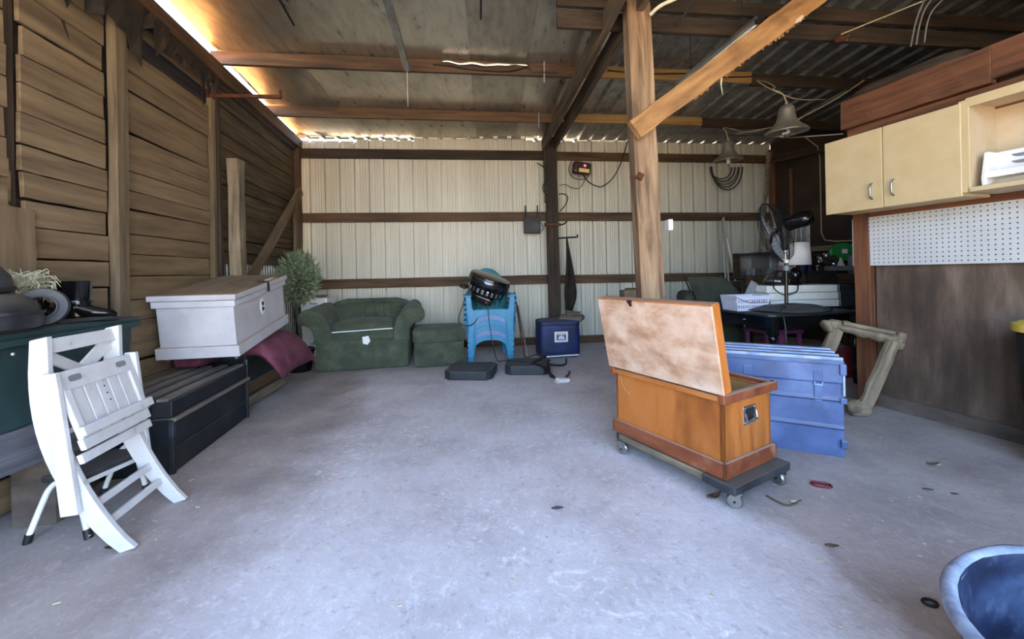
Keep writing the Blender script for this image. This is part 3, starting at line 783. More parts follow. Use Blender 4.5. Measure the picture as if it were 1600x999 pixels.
# ---- dark green bin on a plank base
gb = thing('storage_bin', 'large dark green plastic bin at far left, lid piled with dark gear', 'bin', (-2.44, 1.84, 0.53), AL)
mb = MB().prism([(-.62, 0), (.48, 0), (.48, .40), (-.66, .40)], -.13, .17, 'y')
obj('body', mb, 'bin_green', gb, bevel=0.012)
l = obj('lid', MB().rbox((1.24, 0.37, 0.05), 0.02, 6, (-.07, 0.012, .425), puff=(0, 0, .012)), 'bin_green', gb, smooth=50)
obj('rim_lip', MB().box((-.07, .205, .40), (1.2, .012, .03)), 'bin_green', gb, bevel=0.004)
obj('rivet', MB().rbox((.014, .008, .014), .004, 3, (.06, .177, .35)), 'white', gb, smooth=60)
o = beam('front_board', (-2.235, 2.42, .43), (-2.33, 0.9, .45), 0.05, 0.19, 'grey_wood', None, rough=0.004, seg=12)
pb = thing('plank_bench', 'rough grey plank shelf holding the dark green bin at far left', 'shelf', (-2.44, 1.9, 0))
o.name = 'front_board'; o.parent = pb; o.location = Vector(o.location) - Vector((-2.44, 1.9, 0))
obj('bench_top', MB().box((.02, -.22, .505), (.26, 1.36, .035), RZ(-.15)), 'grey_wood', pb, bevel=0.003)
for k, (x, y) in enumerate(((.05, .16), (-.0, -.55), (-.1, .40))):
    obj('block', MB().box((x, y, .165), (.19, .17, .33), RZ(.15 + k * .2)), 'ply_strip', pb, bevel=0.006)
# ---- things on the bin
ZB = 0.98
def on_bin(name, label, cat, x, y, z=ZB, rz=0, rot=None): return thing(name, label, cat, (x, y, z), rz, rot=rot)
t = on_bin('rubber_bowl', 'scuffed black rubber feed bowl turned over on the green bin, lower one', 'bowl', -2.40, 1.76)
obj('shell', MB().lathe([(.20, 0), (.235, .015), (.24, .06), (.225, .11), (.19, .155), (.12, .18), (0, .187)], 32, sx=.9, sy=1.0), 'rubber_dusty', t, smooth=50)
obj('rim_band', MB().lathe([(.243, .075), (.247, .082), (.243, .09)], 32, sx=.9, sy=1.0), 'rubber_dusty', t, smooth=60)
t = on_bin('rubber_bowl', 'greyish upturned rubber bowl stacked on the lower black one, far left', 'bowl', -2.45, 1.72, ZB + .165, rot=(.10, -.06, 0))
obj('shell', MB().lathe([(.19, 0), (.215, .012), (.21, .07), (.18, .12), (.12, .145), (0, .15)], 32, sx=.9), 'rubber_dusty', t, smooth=50)
obj('rim_band', MB().lathe([(.205, -.006), (.222, .0), (.218, .018), (.205, .02)], 32, sx=.9), 'black', t, smooth=60)
rg = random.Random(11)
mb = MB()
for i in range(240):
    a = rg.uniform(0, 2 * PI); e = rg.uniform(-.2, 1)
    d = Vector((math.cos(a) * .5, math.sin(a), e)).normalized()
    s = Vector((rg.uniform(-.03, .03), rg.uniform(-.04, .04), rg.uniform(-.02, .05)))
    q = d.cross(Vector((rg.uniform(-1, 1), rg.uniform(-1, 1), 1))).normalized()
    L = rg.uniform(.07, .125)
    mb.tube([s, s + d * L * .5 + q * .012, s + d * L * .85 + q * .03 + Vector((0, 0, -.015)), s + d * L * .95 + q * .05 + Vector((0, 0, -.05))], [.0035, .003, .0025, .001], 3, cap=False)
o = obj('frayed_mop', mb, 'fluff', None, (-2.52, 2.06, ZB + .19), smooth=60, weld=False)
tag(o, 'pale frayed mop head tuft beside the stacked rubber bowls on green bin', 'mop', kind='stuff')
def boot(label, x, y, rz, tilt=0.0, s=1.0):
    t = on_bin('rubber_boot', label, 'boot', x, y, ZB, rz, rot=(0, tilt, rz))
    sh = MB().lathe([(.058, .02), (.06, .08), (.056, .10), (.064, .13), (.067, .22), (.07, .225), (.064, .225), (.058, .12)], 20, (0, 0, 0), 1.05, .9)
    obj('shaft', sh, 'black_gloss', t, smooth=50)
    vs, fs = [], []
    n = 12
    for i in range(9):
        u = i / 8
        x_ = -.07 + .25 * u
        w_ = .042 + .012 * math.sin(PI * min(1, u * 1.15)) - (.028 * max(0, u - .8) / .2)
        h_ = .105 - .05 * min(1, max(0, u - .35) / .35) - (.03 * max(0, u - .85) / .15)
        for j in range(n):
            a = 2 * PI * j / n
            vs.append((x_, math.cos(a) * w_, max(.008, .5 * h_ + .012 + math.sin(a) * h_ * .5)))
    for i in range(8):
        for j in range(n):
            fs.append((i * n + j, i * n + (j + 1) % n, (i + 1) * n + (j + 1) % n, (i + 1) * n + j))
    fs += [tuple(range(n)), tuple(range(8 * n, 9 * n))]
    obj('foot', MB().add(vs, fs), 'black_gloss', t, smooth=60)
    sol = [(-.075, -.04), (-.075, .04), (-.01, .042), (.06, .055), (.14, .05), (.185, .02), (.185, -.02), (.14, -.05), (.06, -.055), (-.01, -.042)]
    obj('sole', MB().prism(sol, -.004, .016), 'black', t, bevel=.004)
    obj('cuff', MB().lathe([(.066, .085), (.07, .10), (.066, .115)], 20, sx=1.05, sy=.9), 'black_gloss', t, smooth=60)
    return t
boot('shiny black rubber boot standing upright on the dark green bin', -2.47, 2.27, .45)
boot('black rubber boot half hidden behind the shiny upright boot on green bin', -2.60, 2.17, .9)
t = on_bin('hose_ring', 'grey rubber ring lying against the bowls on the green bin', 'ring', -2.34, 2.0, ZB + .097, rot=(rad(84), 0, rad(40)))
obj('ring', MB().lathe([(.058, -.02), (.09, -.024), (.097, 0), (.09, .024), (.058, .02), (.052, 0), (.058, -.02)], 28), 'rubber_dusty', t, smooth=40)
obj('inner_band', MB().lathe([(.05, -.03), (.058, -.03), (.058, .03), (.05, .03)], 28), 'black', t, smooth=40)
o = obj('flat_board', MB().box((0, 0, 0), (.10, .26, .014)), 'rubber_dusty', None, (-2.36, 2.20, ZB + .012), (0, 0, -.17), bevel=.002)
tag(o, 'thin grey board lying on the green bin under the boots', 'board')

# ---- black ribbed trunk
def trunk_dir(): return math.atan2(.98, -.19)
bt = thing('trunk', 'black painted trunk with slatted flat lid on the floor by left wall', 'trunk', (-2.12, 2.484, 0), trunk_dir())
Lb, Wb, Hb = 1.0, .46, .47
obj('body', MB().box((Lb / 2, Wb / 2, .17), (Lb, Wb, .34)), 'black_trunk', bt, bevel=.006)
lid = obj('lid', MB().box((Lb / 2, Wb / 2, .40), (Lb + .012, Wb + .012, .10)), 'trunk_lid', bt, bevel=.006)
for k in range(4):
    obj('slat', MB().box((Lb / 2, .05 + k * .12, .458), (Lb + .01, .062, .018)), 'slat_dust', bt, bevel=.003)
obj('ledge', MB().box((Lb / 2, -.012, .335), (Lb + .02, .03, .022)), 'slat_dust', bt, bevel=.003)
obj('ledge', MB().box((Lb / 2, -.004, .15), (Lb, .01, .012)), 'black_dusty', bt, bevel=.002)
obj('corner_strip', MB().box((0, 0, .17), (.03, .03, .34)), 'black_trunk', bt, bevel=.004)
obj('corner_strip', MB().box((Lb, 0, .17), (.03, .03, .34)), 'black_trunk', bt, bevel=.004)
obj('latch', MB().box((-.008, .13, .435), (.012, .045, .025)), 'steel', bt, bevel=.003)
# ---- brown trunk behind it, on a castered dolly
b2 = thing('trunk', 'old brown trunk with pale wooden edge battens beyond the black trunk', 'trunk', (-2.42, 3.62, 0), math.atan2(.84, -.11))
L2, W2 = .84, .42
obj('body', MB().box((L2 / 2, W2 / 2, .29), (L2, W2, .36)), 'black_trunk', b2, bevel=.006)
obj('batten', MB().box((L2 / 2, -.004, .195), (L2, .025, .10)), 'lumber', b2, bevel=.003)
obj('batten', MB().box((L2 / 2, -.012, .085), (L2, .03, .08)), 'old_wood', b2, bevel=.003)
obj('batten', MB().box((L2 / 2, .0, .252), (L2, .03, .012)), 'steel', b2, bevel=.002)
obj('corner_post', MB().box((.0, .0, .16), (.04, .04, .20)), 'old_wood', b2, bevel=.004)
obj('edge_strip', MB().box((.01, -.006, .36), (.012, .014, .22)), 'steel', b2, bevel=.002)
obj('edge_strip', MB().box((L2 - .01, -.006, .36), (.012, .014, .22)), 'steel', b2, bevel=.002)
obj('lid', MB().box((L2 / 2, W2 / 2, .49), (L2 + .02, W2 + .02, .05)), 'black_dusty', b2, bevel=.006)
for x, y in ((.05, .04), (L2 - .08, .04), (.05, W2 - .04), (L2 - .08, W2 - .04)):
    c = obj('caster', MB().lathe([(.0, -.011), (.02, -.011), (.022, 0), (.02, .011), (0, .011)], 14, (x, y, .022), R=RX(PI / 2)), 'steel', b2, smooth=40)
    obj('fork', MB().box((x + .008, y, .042), (.03, .034, .012)), 'steel', c)
# ---- maroon cushion between the trunks and the white chest
def pillow(w, d, h, seed, droop):
    mb = MB()
    n = 22
    for sg in (1, -1):
        def fn(u, v):
            x, y = (u - .5) * 2, (v - .5) * 2
            e = max(0, (1 - x ** 4) * (1 - y ** 4)) ** .42
            z = sg * h * .5 * e + .012 * mnoise.noise((x * 2.2, y * 2.2, seed)) * e
            z += .008 * math.sin(9 * x + 4 * y) * e * (1 if sg > 0 else .5)
            p = Vector((x * w / 2 * (1 - .06 * (1 - abs(y))), y * d / 2 * (1 - .05 * (1 - abs(x))), z))
            t = max(0, p.y + d * .5 - (d * .42))
            p.z -= droop * t * t * 4
            p.y -= droop * t * .42
            return p
        mb.grid(fn, n, n)
    return mb
cu = thing('cushion', 'plum red cushion squashed under the white chest, drooping over brown trunk', 'cushion', (-2.37, 3.96, .575), math.atan2(.9, -.11) + PI)
obj('cover', pillow(.84, .66, .17, 2, .46), 'maroon', cu, smooth=80)
o = obj('cushion', MB().rbox((.40, .22, .09), .04, 8, puff=(0, 0, .02), nz=.012), 'maroon', None, (-2.66, 3.42, .535), (0, 0, 1.7), smooth=80)
tag(o, 'plum red cloth bundle tucked under the white chest behind black trunk', 'cushion')
# ---- white chest, tilted, on top
wc = thing('blanket_chest', 'white painted wooden chest with brown dusty lid stacked on the trunks', 'chest', (-2.15, 3.155, .588), rot=(0, 0, 0))
dx_ = Vector((-.185, 1.045, .148)).normalized(); dy_ = Vector((-.98, -.17, 0)); dy_ = (dy_ - dx_ * dy_.dot(dx_)).normalized(); dz_ = dx_.cross(dy_)
wc.matrix_basis = Matrix(((dx_.x, dy_.x, dz_.x, -2.15), (dx_.y, dy_.y, dz_.y, 3.155), (dx_.z, dy_.z, dz_.z, .588), (0, 0, 0, 1)))
LW, WW = 1.06, .58
obj('body', MB().box((LW / 2, WW / 2, .235), (LW - .05, WW - .05, .41)), 'chest_white', wc, bevel=.004)
obj('base_moulding', MB().box((LW / 2, WW / 2, .045), (LW, WW, .09)), 'chest_white', wc, bevel=.005)
obj('top_moulding', MB().box((LW / 2, WW / 2, .425), (LW - .01, WW - .01, .05)), 'chest_white', wc, bevel=.004)
ld = obj('lid', MB().box((LW / 2, WW / 2, .476), (LW + .02, WW + .02, .042)), 'chest_white', wc, bevel=.004)
obj('lid_board', MB().box((LW / 2, WW / 2, .499), (LW + .012, WW + .012, .006)), 'chest_lid', ld, bevel=.001)
obj('hasp', MB().box((LW * .56, -.013, .455), (.035, .008, .085)).box((LW * .56, .03, .504), (.035, .09, .006)), 'iron', wc, bevel=.002)
obj('chipped_paint', MB().prism([(0, 0), (.12, .01), (.2, .0), (.19, .05), (.09, .06), (.02, .04)], .5025, .5035, 'z', c=(LW * .6, .004, 0)), 'white', wc)
mk = obj('outlet_plate', MB().prism([(.045 * math.cos(a) , .075 * math.sin(a)) for a in [k * PI / 12 for k in range(24)]], .0, .006, 'y', c=(LW * .50, .0195, .29)), 'white', wc)
for dz in (-.026, .026):
    obj('socket', MB().prism([(.020 * math.cos(a), .020 * math.sin(a) * (.8 if math.sin(a) * dz > 0 else 1)) for a in [k * PI / 8 for k in range(16)]], -.003, .001, 'y', c=(LW * .50, .0195, .29 + dz)), 'black', mk)
for x, y in ((.06, .05), (LW - .06, .05), (.06, WW - .05), (LW - .06, WW - .05)):
    obj('caster', MB().lathe([(0, -.01), (.018, -.01), (.021, 0), (.018, .01), (0, .01)], 12, (x, y, -.021), R=RX(PI / 2)), 'steel', wc, smooth=40)

# ---- olive tree in a black pot
tr = thing('olive_tree', 'artificial olive tree in a black pot between chest and armchair', 'plant', (-2.74, 5.16, 0))
obj('pot', MB().lathe([(.0, .0), (.13, 0), (.165, .25), (.178, .26), (.178, .285), (.16, .285), (.155, .26), (0, .25)], 28), 'black_gloss', tr, smooth=40)
obj('soil', MB().lathe([(.155, .262), (.08, .272), (0, .275)], 20), 'leaf_dry', tr, smooth=60)
mb = MB()
mb.tube(spline([(0, 0, .24), (.012, 0, .45), (-.015, 0, .66), (-.03, 0, .80)], 5), [.02] * 11 + [.018] * 5, 8)
ends = []
rg = random.Random(21)
for k in range(7):
    a = k * 2 * PI / 7 + .3
    e = Vector((-.02 + .17 * math.cos(a), .12 * math.sin(a), 1.0 + .1 * rg.random()))
    mb.tube(spline([(-.03, 0, .78), (-.03 + .06 * math.cos(a), .05 * math.sin(a), .88), e], 4), .008, 5)
obj('trunk', mb, 'bark', tr, smooth=60)
mb = MB()
for i in range(1250):
    while True:
        q = Vector((rg.uniform(-1, 1), rg.uniform(-1, 1), rg.uniform(-1, 1)))
        if .25 < q.length < 1: break
    c = Vector((q.x * .235, q.y * .22, 1.19 + q.z * .33))
    if c.z < 1.0: c.x *= .75 + .25 * max(0, (c.z - .86) / .14)
    d = (q + Vector((rg.uniform(-.7, .7), rg.uniform(-.7, .7), rg.uniform(-.2, 1.0)))).normalized()
    s = d.cross(Vector((rg.uniform(-1, 1), rg.uniform(-1, 1), rg.uniform(-1, 1)))).normalized()
    n_ = d.cross(s)
    L, w_ = rg.uniform(.06, .115), rg.uniform(.008, .013)
    mb.add([c, c + d * L * .45 + s * w_ + n_ * .004, c + d * L, c + d * L * .45 - s * w_ + n_ * .004], [(0, 1, 2, 3)])
tag(obj('foliage', mb, 'leafy', tr, weld=False), kind='stuff')
# ---- white drawer cabinet behind the tree
fc = thing('drawer_cabinet', 'white drawer cabinet against the back wall behind the olive tree', 'cabinet', (-2.86, 5.95, 0), .1)
obj('body', MB().box((0, .0, .45), (.36, .42, .90)), 'white', fc, bevel=.008)
for k in range(3):
    d = obj('drawer', MB().box((0, -.212, .17 + k * .285), (.34, .016, .27)), 'white', fc, bevel=.004)
    obj('handle', MB().box((0, -.226, .25 + k * .285), (.10, .014, .014)), 'grey_plastic', d, bevel=.003)
o = obj('ceramic_dish', MB().lathe([(0, 0), (.06, 0), (.085, .03), (.08, .033), (.055, .008), (0, .008)], 18), 'dusty_cloth', None, (-2.80, 5.9, .90), smooth=50)
tag(o, 'small dusty dish on top of the white drawer cabinet', 'dish')
# rusty bracket sticking out of the left wall
t = thing('wall_bracket', 'long rusty bracket bar sticking out high on the left wall', 'bracket', (-2.96, 3.99, 3.0), .08)
obj('arm', MB().box((.33, 0, .02), (.70, .03, .035)), 'rust', t, bevel=.003)
obj('tip', MB().box((.67, 0, .05), (.016, .03, .07)), 'rust', t, bevel=.003)
obj('back_plate', MB().box((-.01, 0, -.02), (.02, .07, .24)), 'rust', t, bevel=.003)
# ================================================================== things, along the back
# ---- green armchair
ac = thing('armchair', 'green velvet rolled-arm armchair with skirt against the white metal wall', 'armchair', (-1.92, 5.12, 0), rad(11))
obj('skirt', MB().rbox((1.14, .94, .40), .03, 12, (0, .47, .20), nz=.012, nsc=5), 'green_vel', ac, smooth=70)
obj('seat_deck', MB().rbox((.80, .80, .16), .04, 8, (0, .44, .44), nz=.004), 'green_vel', ac, smooth=70)
obj('seat_cushion', MB().rbox((.76, .72, .13), .05, 12, (0, .40, .535), puff=(0, .01, .03), nz=.006), 'green_vel', ac, smooth=80)
obj('white_trim', MB().tube([(-.37, .015, .495), (0, .005, .508), (.37, .015, .517)], .007, 6), 'paper', ac, smooth=60)
def arm(sg):
    prof = [(.37, .36), (.375, .50), (.40, .60), (.45, .69), (.53, .755), (.62, .785), (.70, .78), (.76, .745), (.785, .69), (.775, .635), (.73, .60), (.67, .585), (.62, .55), (.59, .49), (.575, .42), (.57, .36)]
    mb = MB()
    n = len(prof)
    # resample for a smooth roll
    P = [(p.x, p.y) for p in spline([(a, b, 0) for a, b in prof] + [(prof[0][0], prof[0][1], 0)], 3)][:-1]
    n = len(P); K = 10
    vs, fs = [], []
    cx = sum(p[0] for p in P) / n; cz = sum(p[1] for p in P) / n
    for i in range(K + 1):
        v = i / K
        y = .0 + .88 * v
        s = 1 - (.035 if i in (0, K) else 0)
        for a, b in P:
            x = cx + (a - cx) * s; z = cz + (b - cz) * s
            x -= .07 * v * max(0, (x - .5)) / .28; z += .05 * v * max(0, (z - .5)) / .28
            w = mnoise.noise((x * 5, y * 5, z * 5 + sg)) * .008
            vs.append((sg * (x + w), y, z + w))
    for i in range(K):
        for j in range(n):
            q = (i * n + j, i * n + (j + 1) % n, (i + 1) * n + (j + 1) % n, (i + 1) * n + j)
            fs.append(q)
    fs += [tuple(range(n)), tuple(range(K * n, (K + 1) * n))]
    return mb.add(vs, fs)
for sg in (-1, 1):
    obj('arm', arm(sg), 'green_vel', ac, smooth=50, bevel=.012)
bk = MB().prism([(-.60, .36), (.60, .36), (.62, .74), (.50, .83), (.36, .87), (-.36, .87), (-.50, .83), (-.62, .74)], .78, .96, 'y')
obj('back', bk, 'green_vel', ac, smooth=50, bevel=.04, seg=4)
for x0, w in ((-.26, .46), (.06, .30), (.30, .28)):
    obj('back_cushion', MB().rbox((w, .16, .34), .06, 10, (x0, .72, .63), puff=(.0, .04, .012), nz=.012, R=None), 'green_vel', ac, smooth=80)
o = obj('paper_note', MB().prism([(-.045, 0), (.03, .012), (.055, -.05), (.02, -.10), (-.035, -.085)], -.002, .002, 'y'), 'paper', None, (-1.865, 5.085, .43), (0, 0, rad(11)))
tag(o, 'white paper note stuck on the front of the green armchair', 'paper')
# ---- ottoman
ot = thing('ottoman', 'green velvet skirted ottoman between the green armchair and blue chairs', 'ottoman', (-.96, 5.22, 0), rad(13))
obj('skirt', MB().rbox((.64, .58, .32), .02, 10, (0, .29, .16), nz=.010, nsc=5), 'green_vel', ot, smooth=70)
obj('top_cushion', MB().rbox((.67, .61, .19), .05, 12, (0, .29, .40), puff=(0, 0, .02), nz=.006), 'green_vel', ot, smooth=80)

# ---- stack of resin chairs
def blue_chair(m_front):
    c = thing('garden_chair', 'x', 'chair')
    # seat sheet with a rolled front apron and an arch below it
    ap = []
    for i in range(15):
        u = -1 + 2 * i / 14
        ap.append((u * .20, .225 + .062 * (1 - abs(u) ** 3.2)))
    ap = [(-.25, .335)] + [(-.25, .225)] + ap + [(.25, .225), (.25, .335), (.21, .365), (-.21, .365)]
    obj('apron', MB().prism(ap, -.01, .012, 'y'), m_front, c, bevel=.004)
    obj('seat', MB().grid(lambda u, v: ((u - .5) * .50, .0 + .46 * v, .365 - .10 * v + .03 * (2 * u - 1) ** 2 * v), 8, 8), 'teal_plastic', c, smooth=60, solid=.008)
    for s in (-1, 1):
        leg = [(s * .195, .27), (s * .222, .13), (s * .24, 0), (s * .315, 0), (s * .318, .042), (s * .298, .052), (s * .305, .15), (s * .318, .33), (s * .33, .52), (s * .335, .55), (s * .262, .55), (s * .25, .40)]
        obj('front_leg', MB().prism(leg, -.012, .012, 'y'), 'teal_plastic', c, bevel=.004)
        obj('front_leg_flange', MB().box((s * .30, .03, .06), (.012, .07, .12)), 'teal_plastic', c, bevel=.003)
        obj('arm', MB().prism([(s * .255, -.02), (s * .35, -.02), (s * .355, .10), (s * .33, .48), (s * .28, .50), (s * .27, .2)], .535, .565, 'z'), 'teal_plastic', c, bevel=.008)
        obj('arm_lip', MB().box((s * .352, .20, .54), (.012, .40, .05)), 'teal_plastic', c, bevel=.003)
        obj('rear_leg', MB().bar((s * .22, .44, .30), (s * .24, .56, 0), .05, .03, up=(0, 1, 0)), 'teal_plastic', c, bevel=.004)
    # fan back with cut slots
    nu, nv = 27, 16
    vs, fs = [], []
    def P(i, j):
        u = -1 + 2 * i / nu; v = j / nv
        half = .20 + .10 * min(1, v * 1.6)
        top = .34 + .62 * math.sqrt(max(0.0, 1 - (u * .97) ** 2)) ** .8 * .92
        zz = .27 + (top - .27 + .02) * v
        return (u * half, .44 + .24 * (zz - .27) / .65 - .05 * (1 - u * u) + .05, zz)
    vs = [P(i, j) for i in range(nu + 1) for j in range(nv + 1)]
    for i in range(nu):
        for j in range(nv):
            if i % 4 == 3 and i not in (0, nu - 1) and 3 <= j <= 13: continue
            a = i * (nv + 1) + j
            fs.append((a, a + nv + 1, a + nv + 2, a + 1))
    obj('backrest', MB().add(vs, fs), 'teal_back', c, smooth=50, solid=.010)
    return c
M['teal_dusty'] = mat('dusty_lilac_resin', ['#6f86b4', '#8496c0'], (6, 6, 6), 0.6, dust=.5, dustc='#8c90a8')
ords = ['bottom', 'second from bottom', 'third from bottom', 'third from top', 'second from top', 'top']
first = blue_chair('teal_plastic')
for i in range(6):
    c = first if i == 0 else copy_tree(first)
    c.location = (-.31 + .002 * i, 5.50 - .012 * i, .07 * i)
    c.rotation_euler = (0, 0, rad(7 + .5 * (i % 2)))
    c['label'] = 'blue resin garden chair, %s of the stack beside the green ottoman' % ords[i]
    c['group'] = 'stacked blue garden chairs'
    if i in (1, 4):
        for ch in c.children:
            if ch.name.startswith('apron'):
                ch.data = ch.data.copy(); ch.data.materials[0] = M['teal_dusty']
# ---- black round heater lying tilted on the stack
hr = thing('drum_heater', 'shiny black drum-shaped appliance with chrome vents lying tilted on blue chairs', 'appliance', (-.34, 5.56, 1.03), rot=(rad(6), rad(22), rad(-6)))
obj('top_drum', MB().lathe([(.0, .15), (.23, .15), (.275, .14), (.285, .12), (.285, .015), (.275, .0)], 36), 'black_gloss', hr, smooth=40)
obj('chrome_band', MB().lathe([(.288, .02), (.294, .028), (.294, .10), (.288, .108)], 36), 'dark_chrome', hr, smooth=50)
obj('lower_drum', MB().lathe([(.275, 0), (.265, -.02), (.255, -.10), (.22, -.12), (0, -.12)], 36), 'black_gloss', hr, smooth=40)
for k in range(9):
    a = -PI / 2 + (k - 4) * .26
    R = RZ(a)
    obj('vent', MB().box(R @ Vector((.262, 0, -.055)), (.012, .034, .06), R), 'chrome', hr, bevel=.004)
obj('base_box', MB().rbox((.30, .26, .12), .03, 6, (0, -.03, -.18)), 'black_gloss', hr, smooth=60)
obj('switch', MB().box((.08, -.165, -.19), (.03, .012, .03)), 'red', hr, bevel=.003)
obj('foot_bar', MB().rbox((.10, .34, .05), .02, 5, (-.30, .02, -.11)), 'black', hr, smooth=60)
wire('power_cord', [(-.33, 5.30, .80), (-.31, 5.27, .55), (-.27, 5.22, .3), (-.21, 5.1, .1), (-.10, 5.0, .115), (.06, 4.9, .12), (.20, 4.78, .12)], .006, 'cord_black', None, 'thin black cord hanging from the drum appliance down the blue chairs', 'cord')
wire('power_cord', [(-.60, 5.42, .97), (-.66, 5.36, .80), (-.72, 5.32, .58), (-.60, 5.30, .515), (-.50, 5.40, .56), (-.44, 5.42, .72), (-.40, 5.45, .86)], .006, 'cord_black', None, 'thin black cord looping from drum appliance over the green ottoman', 'cord')
# ---- leaning rods
for k, (a, b2, m, lab) in enumerate((((.03, 5.95, .92), (.155, 5.60, .01), 'rust', 'brown metal rod leaning against the blue chair stack, left of pair'), ((.075, 5.96, .72), (.20, 5.60, .01), 'steel', 'steel rod leaning beside the brown rod, nearer the cooler'))):
    o = obj('metal_rod', MB().tube([a, b2], .012, 8), m, None, smooth=60); tag(o, lab, 'rod')
# ---- two black base weights
def weight(name, lab, x, y, rz, w, d, h):
    t = thing(name, lab, 'weight', (x, y, 0), rz)
    c = .07
    P = [(-w / 2 + c, -d / 2), (w / 2 - c, -d / 2), (w / 2, -d / 2 + c), (w / 2, d / 2 - c), (w / 2 - c, d / 2), (-w / 2 + c, d / 2), (-w / 2, d / 2 - c), (-w / 2, -d / 2 + c)]
    obj('block', MB().prism(P, 0, h, 'z'), 'black_dusty', t, bevel=.014)
    P2 = [(x_ * .78, y_ * .78) for x_, y_ in P]
    obj('top_pan', MB().prism(P2, h, h + .008, 'z'), 'black_dusty', t, bevel=.004)
    return t
weight('umbrella_weight', 'square black base weight with cut corners in front of the ottoman', -.50, 4.78, rad(-6), .56, .52, .10)
w2 = weight('umbrella_weight', 'square black base weight under tangled straps near the blue cooler', .17, 4.93, rad(-3), .54, .46, .11)
wire('strap', [(.10, 4.98, .13), (.30, 5.02, .18), (.34, 4.86, .16), (.22, 4.78, .135), (.26, 4.70, .13), (.36, 4.60, .10), (.45, 4.45, .035), (.50, 4.40, .03)], .011, 'cord_black', None, 'black cord running over the right base weight to a white plug box', 'cord')
wire('strap', [(.42, 4.95, .10), (.43, 4.85, .14), (.40, 4.74, .12), (.42, 4.62, .012), (.44, 4.55, .012)], .014, 'black', None, 'flat black strap hanging over the right edge of base weight', 'strap')
wire('strap', [(.36, 5.35, .07), (.40, 5.20, .03), (.55, 5.10, .02), (.66, 5.15, .02), (.70, 5.36, .04)], .013, 'black', None, 'black carrying strap looping on floor before the blue cooler', 'strap')
wire('strap', [(.56, 4.48, .02), (.62, 4.62, .016), (.66, 4.78, .016)], .012, 'black_dusty', None, 'short loose strap end on floor beyond the white plug box', 'strap')
pl = thing('plug_box', 'white plug box on the floor at the end of the black cord', 'plug', (.53, 4.40, 0), .5)
obj('body', MB().box((0, 0, .02), (.13, .09, .04), RY(.12)), 'white', pl, bevel=.005)
for dy in (-.02, .02):
    obj('prong', MB().box((-.085, dy - .02, .012), (.035, .014, .012)), 'white', pl, bevel=.002)
# ---- blue cooler bag
cb = thing('cooler_bag', 'navy blue soft cooler bag with white label below the dark post', 'bag', (.655, 5.60, 0), rad(6))
obj('body', MB().rbox((.58, .42, .50), .045, 10, (0, .21, .25), puff=(.004, .012, .006), nz=.006).map(lambda p: Vector((p.x * (1 - .05 * p.z), p.y, p.z))), 'cooler', cb, smooth=70)
obj('lid_flap', MB().rbox((.575, .43, .09), .035, 8, (0, .208, .478), puff=(0, 0, .012)), 'cooler', cb, smooth=70)
obj('bottom_trim', MB().box((.03, -.006, .035), (.46, .012, .02), RY(-.02)), 'white', cb, bevel=.003)
lb = obj('label', MB().box((.01, -.016, .30), (.19, .006, .145)), 'white', cb, bevel=.002)
obj('label_print', MB().box((.01, -.0195, .30), (.13, .003, .092)), 'cooler', lb)
obj('label_print', MB().prism([(-.05, -.03), (.055, -.03), (.04, .012), (.0, .025), (-.04, .012)], -.0225, -.0205, 'y', c=(.01, 0, .295)), 'lilac_plastic', lb)
obj('label_print', MB().box((.01, -.0215, .332), (.11, .003, .012)), 'white', lb)
# things on the cooler
t = thing('card_box', 'small crushed brown carton lying on top of the blue cooler', 'box', (.86, 5.82, .53), .2)
obj('body', MB().box((0, 0, .05), (.18, .13, .10), RY(.05)), 'card', t, bevel=.004)
obj('flap', MB().box((0, -.09, .085), (.18, .08, .006), RX(-.5)), 'card', t, bevel=.001)
o = obj('work_glove', MB().rbox((.34, .24, .09), .035, 10, puff=(0, 0, .02), nz=.03, nsc=7), 'dusty_cloth', None, (.84, 5.78, .525), (0, 0, -.3), smooth=70)
tag(o, 'dusty grey rag heap under the carton on blue cooler', 'rag')
# ---- hooks on the dark post, hanging dark cloth
t = thing('rod_hook', 'dark iron rod hook on the dark post holding the hanging cloth', 'hook', (.80, 6.50, 1.75))
obj('rod', MB().tube([(-.05, 0, 0), (.27, -.02, .012)], .014, 8), 'iron', t, smooth=60)
obj('tip', MB().tube([(.265, -.02, .0), (.268, -.02, .055)], .012, 8), 'iron', t, smooth=60)
t = thing('iron_hook', 'rusty iron strap hook wrapped around the dark post above the cloth', 'hook', (.68, 6.48, 1.97))
obj('band', MB().box((0, .02, 0), (.24, .05, .04)), 'rust', t, bevel=.003)
obj('prong', MB().tube([(.10, 0, -.01), (.17, -.04, .0), (.22, -.05, .045)], .013, 8), 'iron', t, smooth=60)
obj('prong', MB().tube([(-.13, 0, .03), (-.135, -.02, -.03)], .010, 6), 'iron', t, smooth=60)
def cloth(u, v):
    w = .022 + .20 * min(1, v * 1.25) ** 1.1 * (1 - .5 * max(0, v - .72) / .28)
    x = (u - .38) * w + .03 * math.sin(v * 3)
    z = 1.75 - 1.16 * v - .06 * u * v * (1 if v < .9 else .3)
    return (.885 + x, 6.44 - .03 * math.sin(u * 11) * min(1, v * 2), z)
o = obj('dark_cloth', MB().grid(cloth, 12, 24), 'tar', None, smooth=80, solid=.006)
tag(o, 'ragged black cloth hanging from the rod hook beside the dark post', 'cloth')
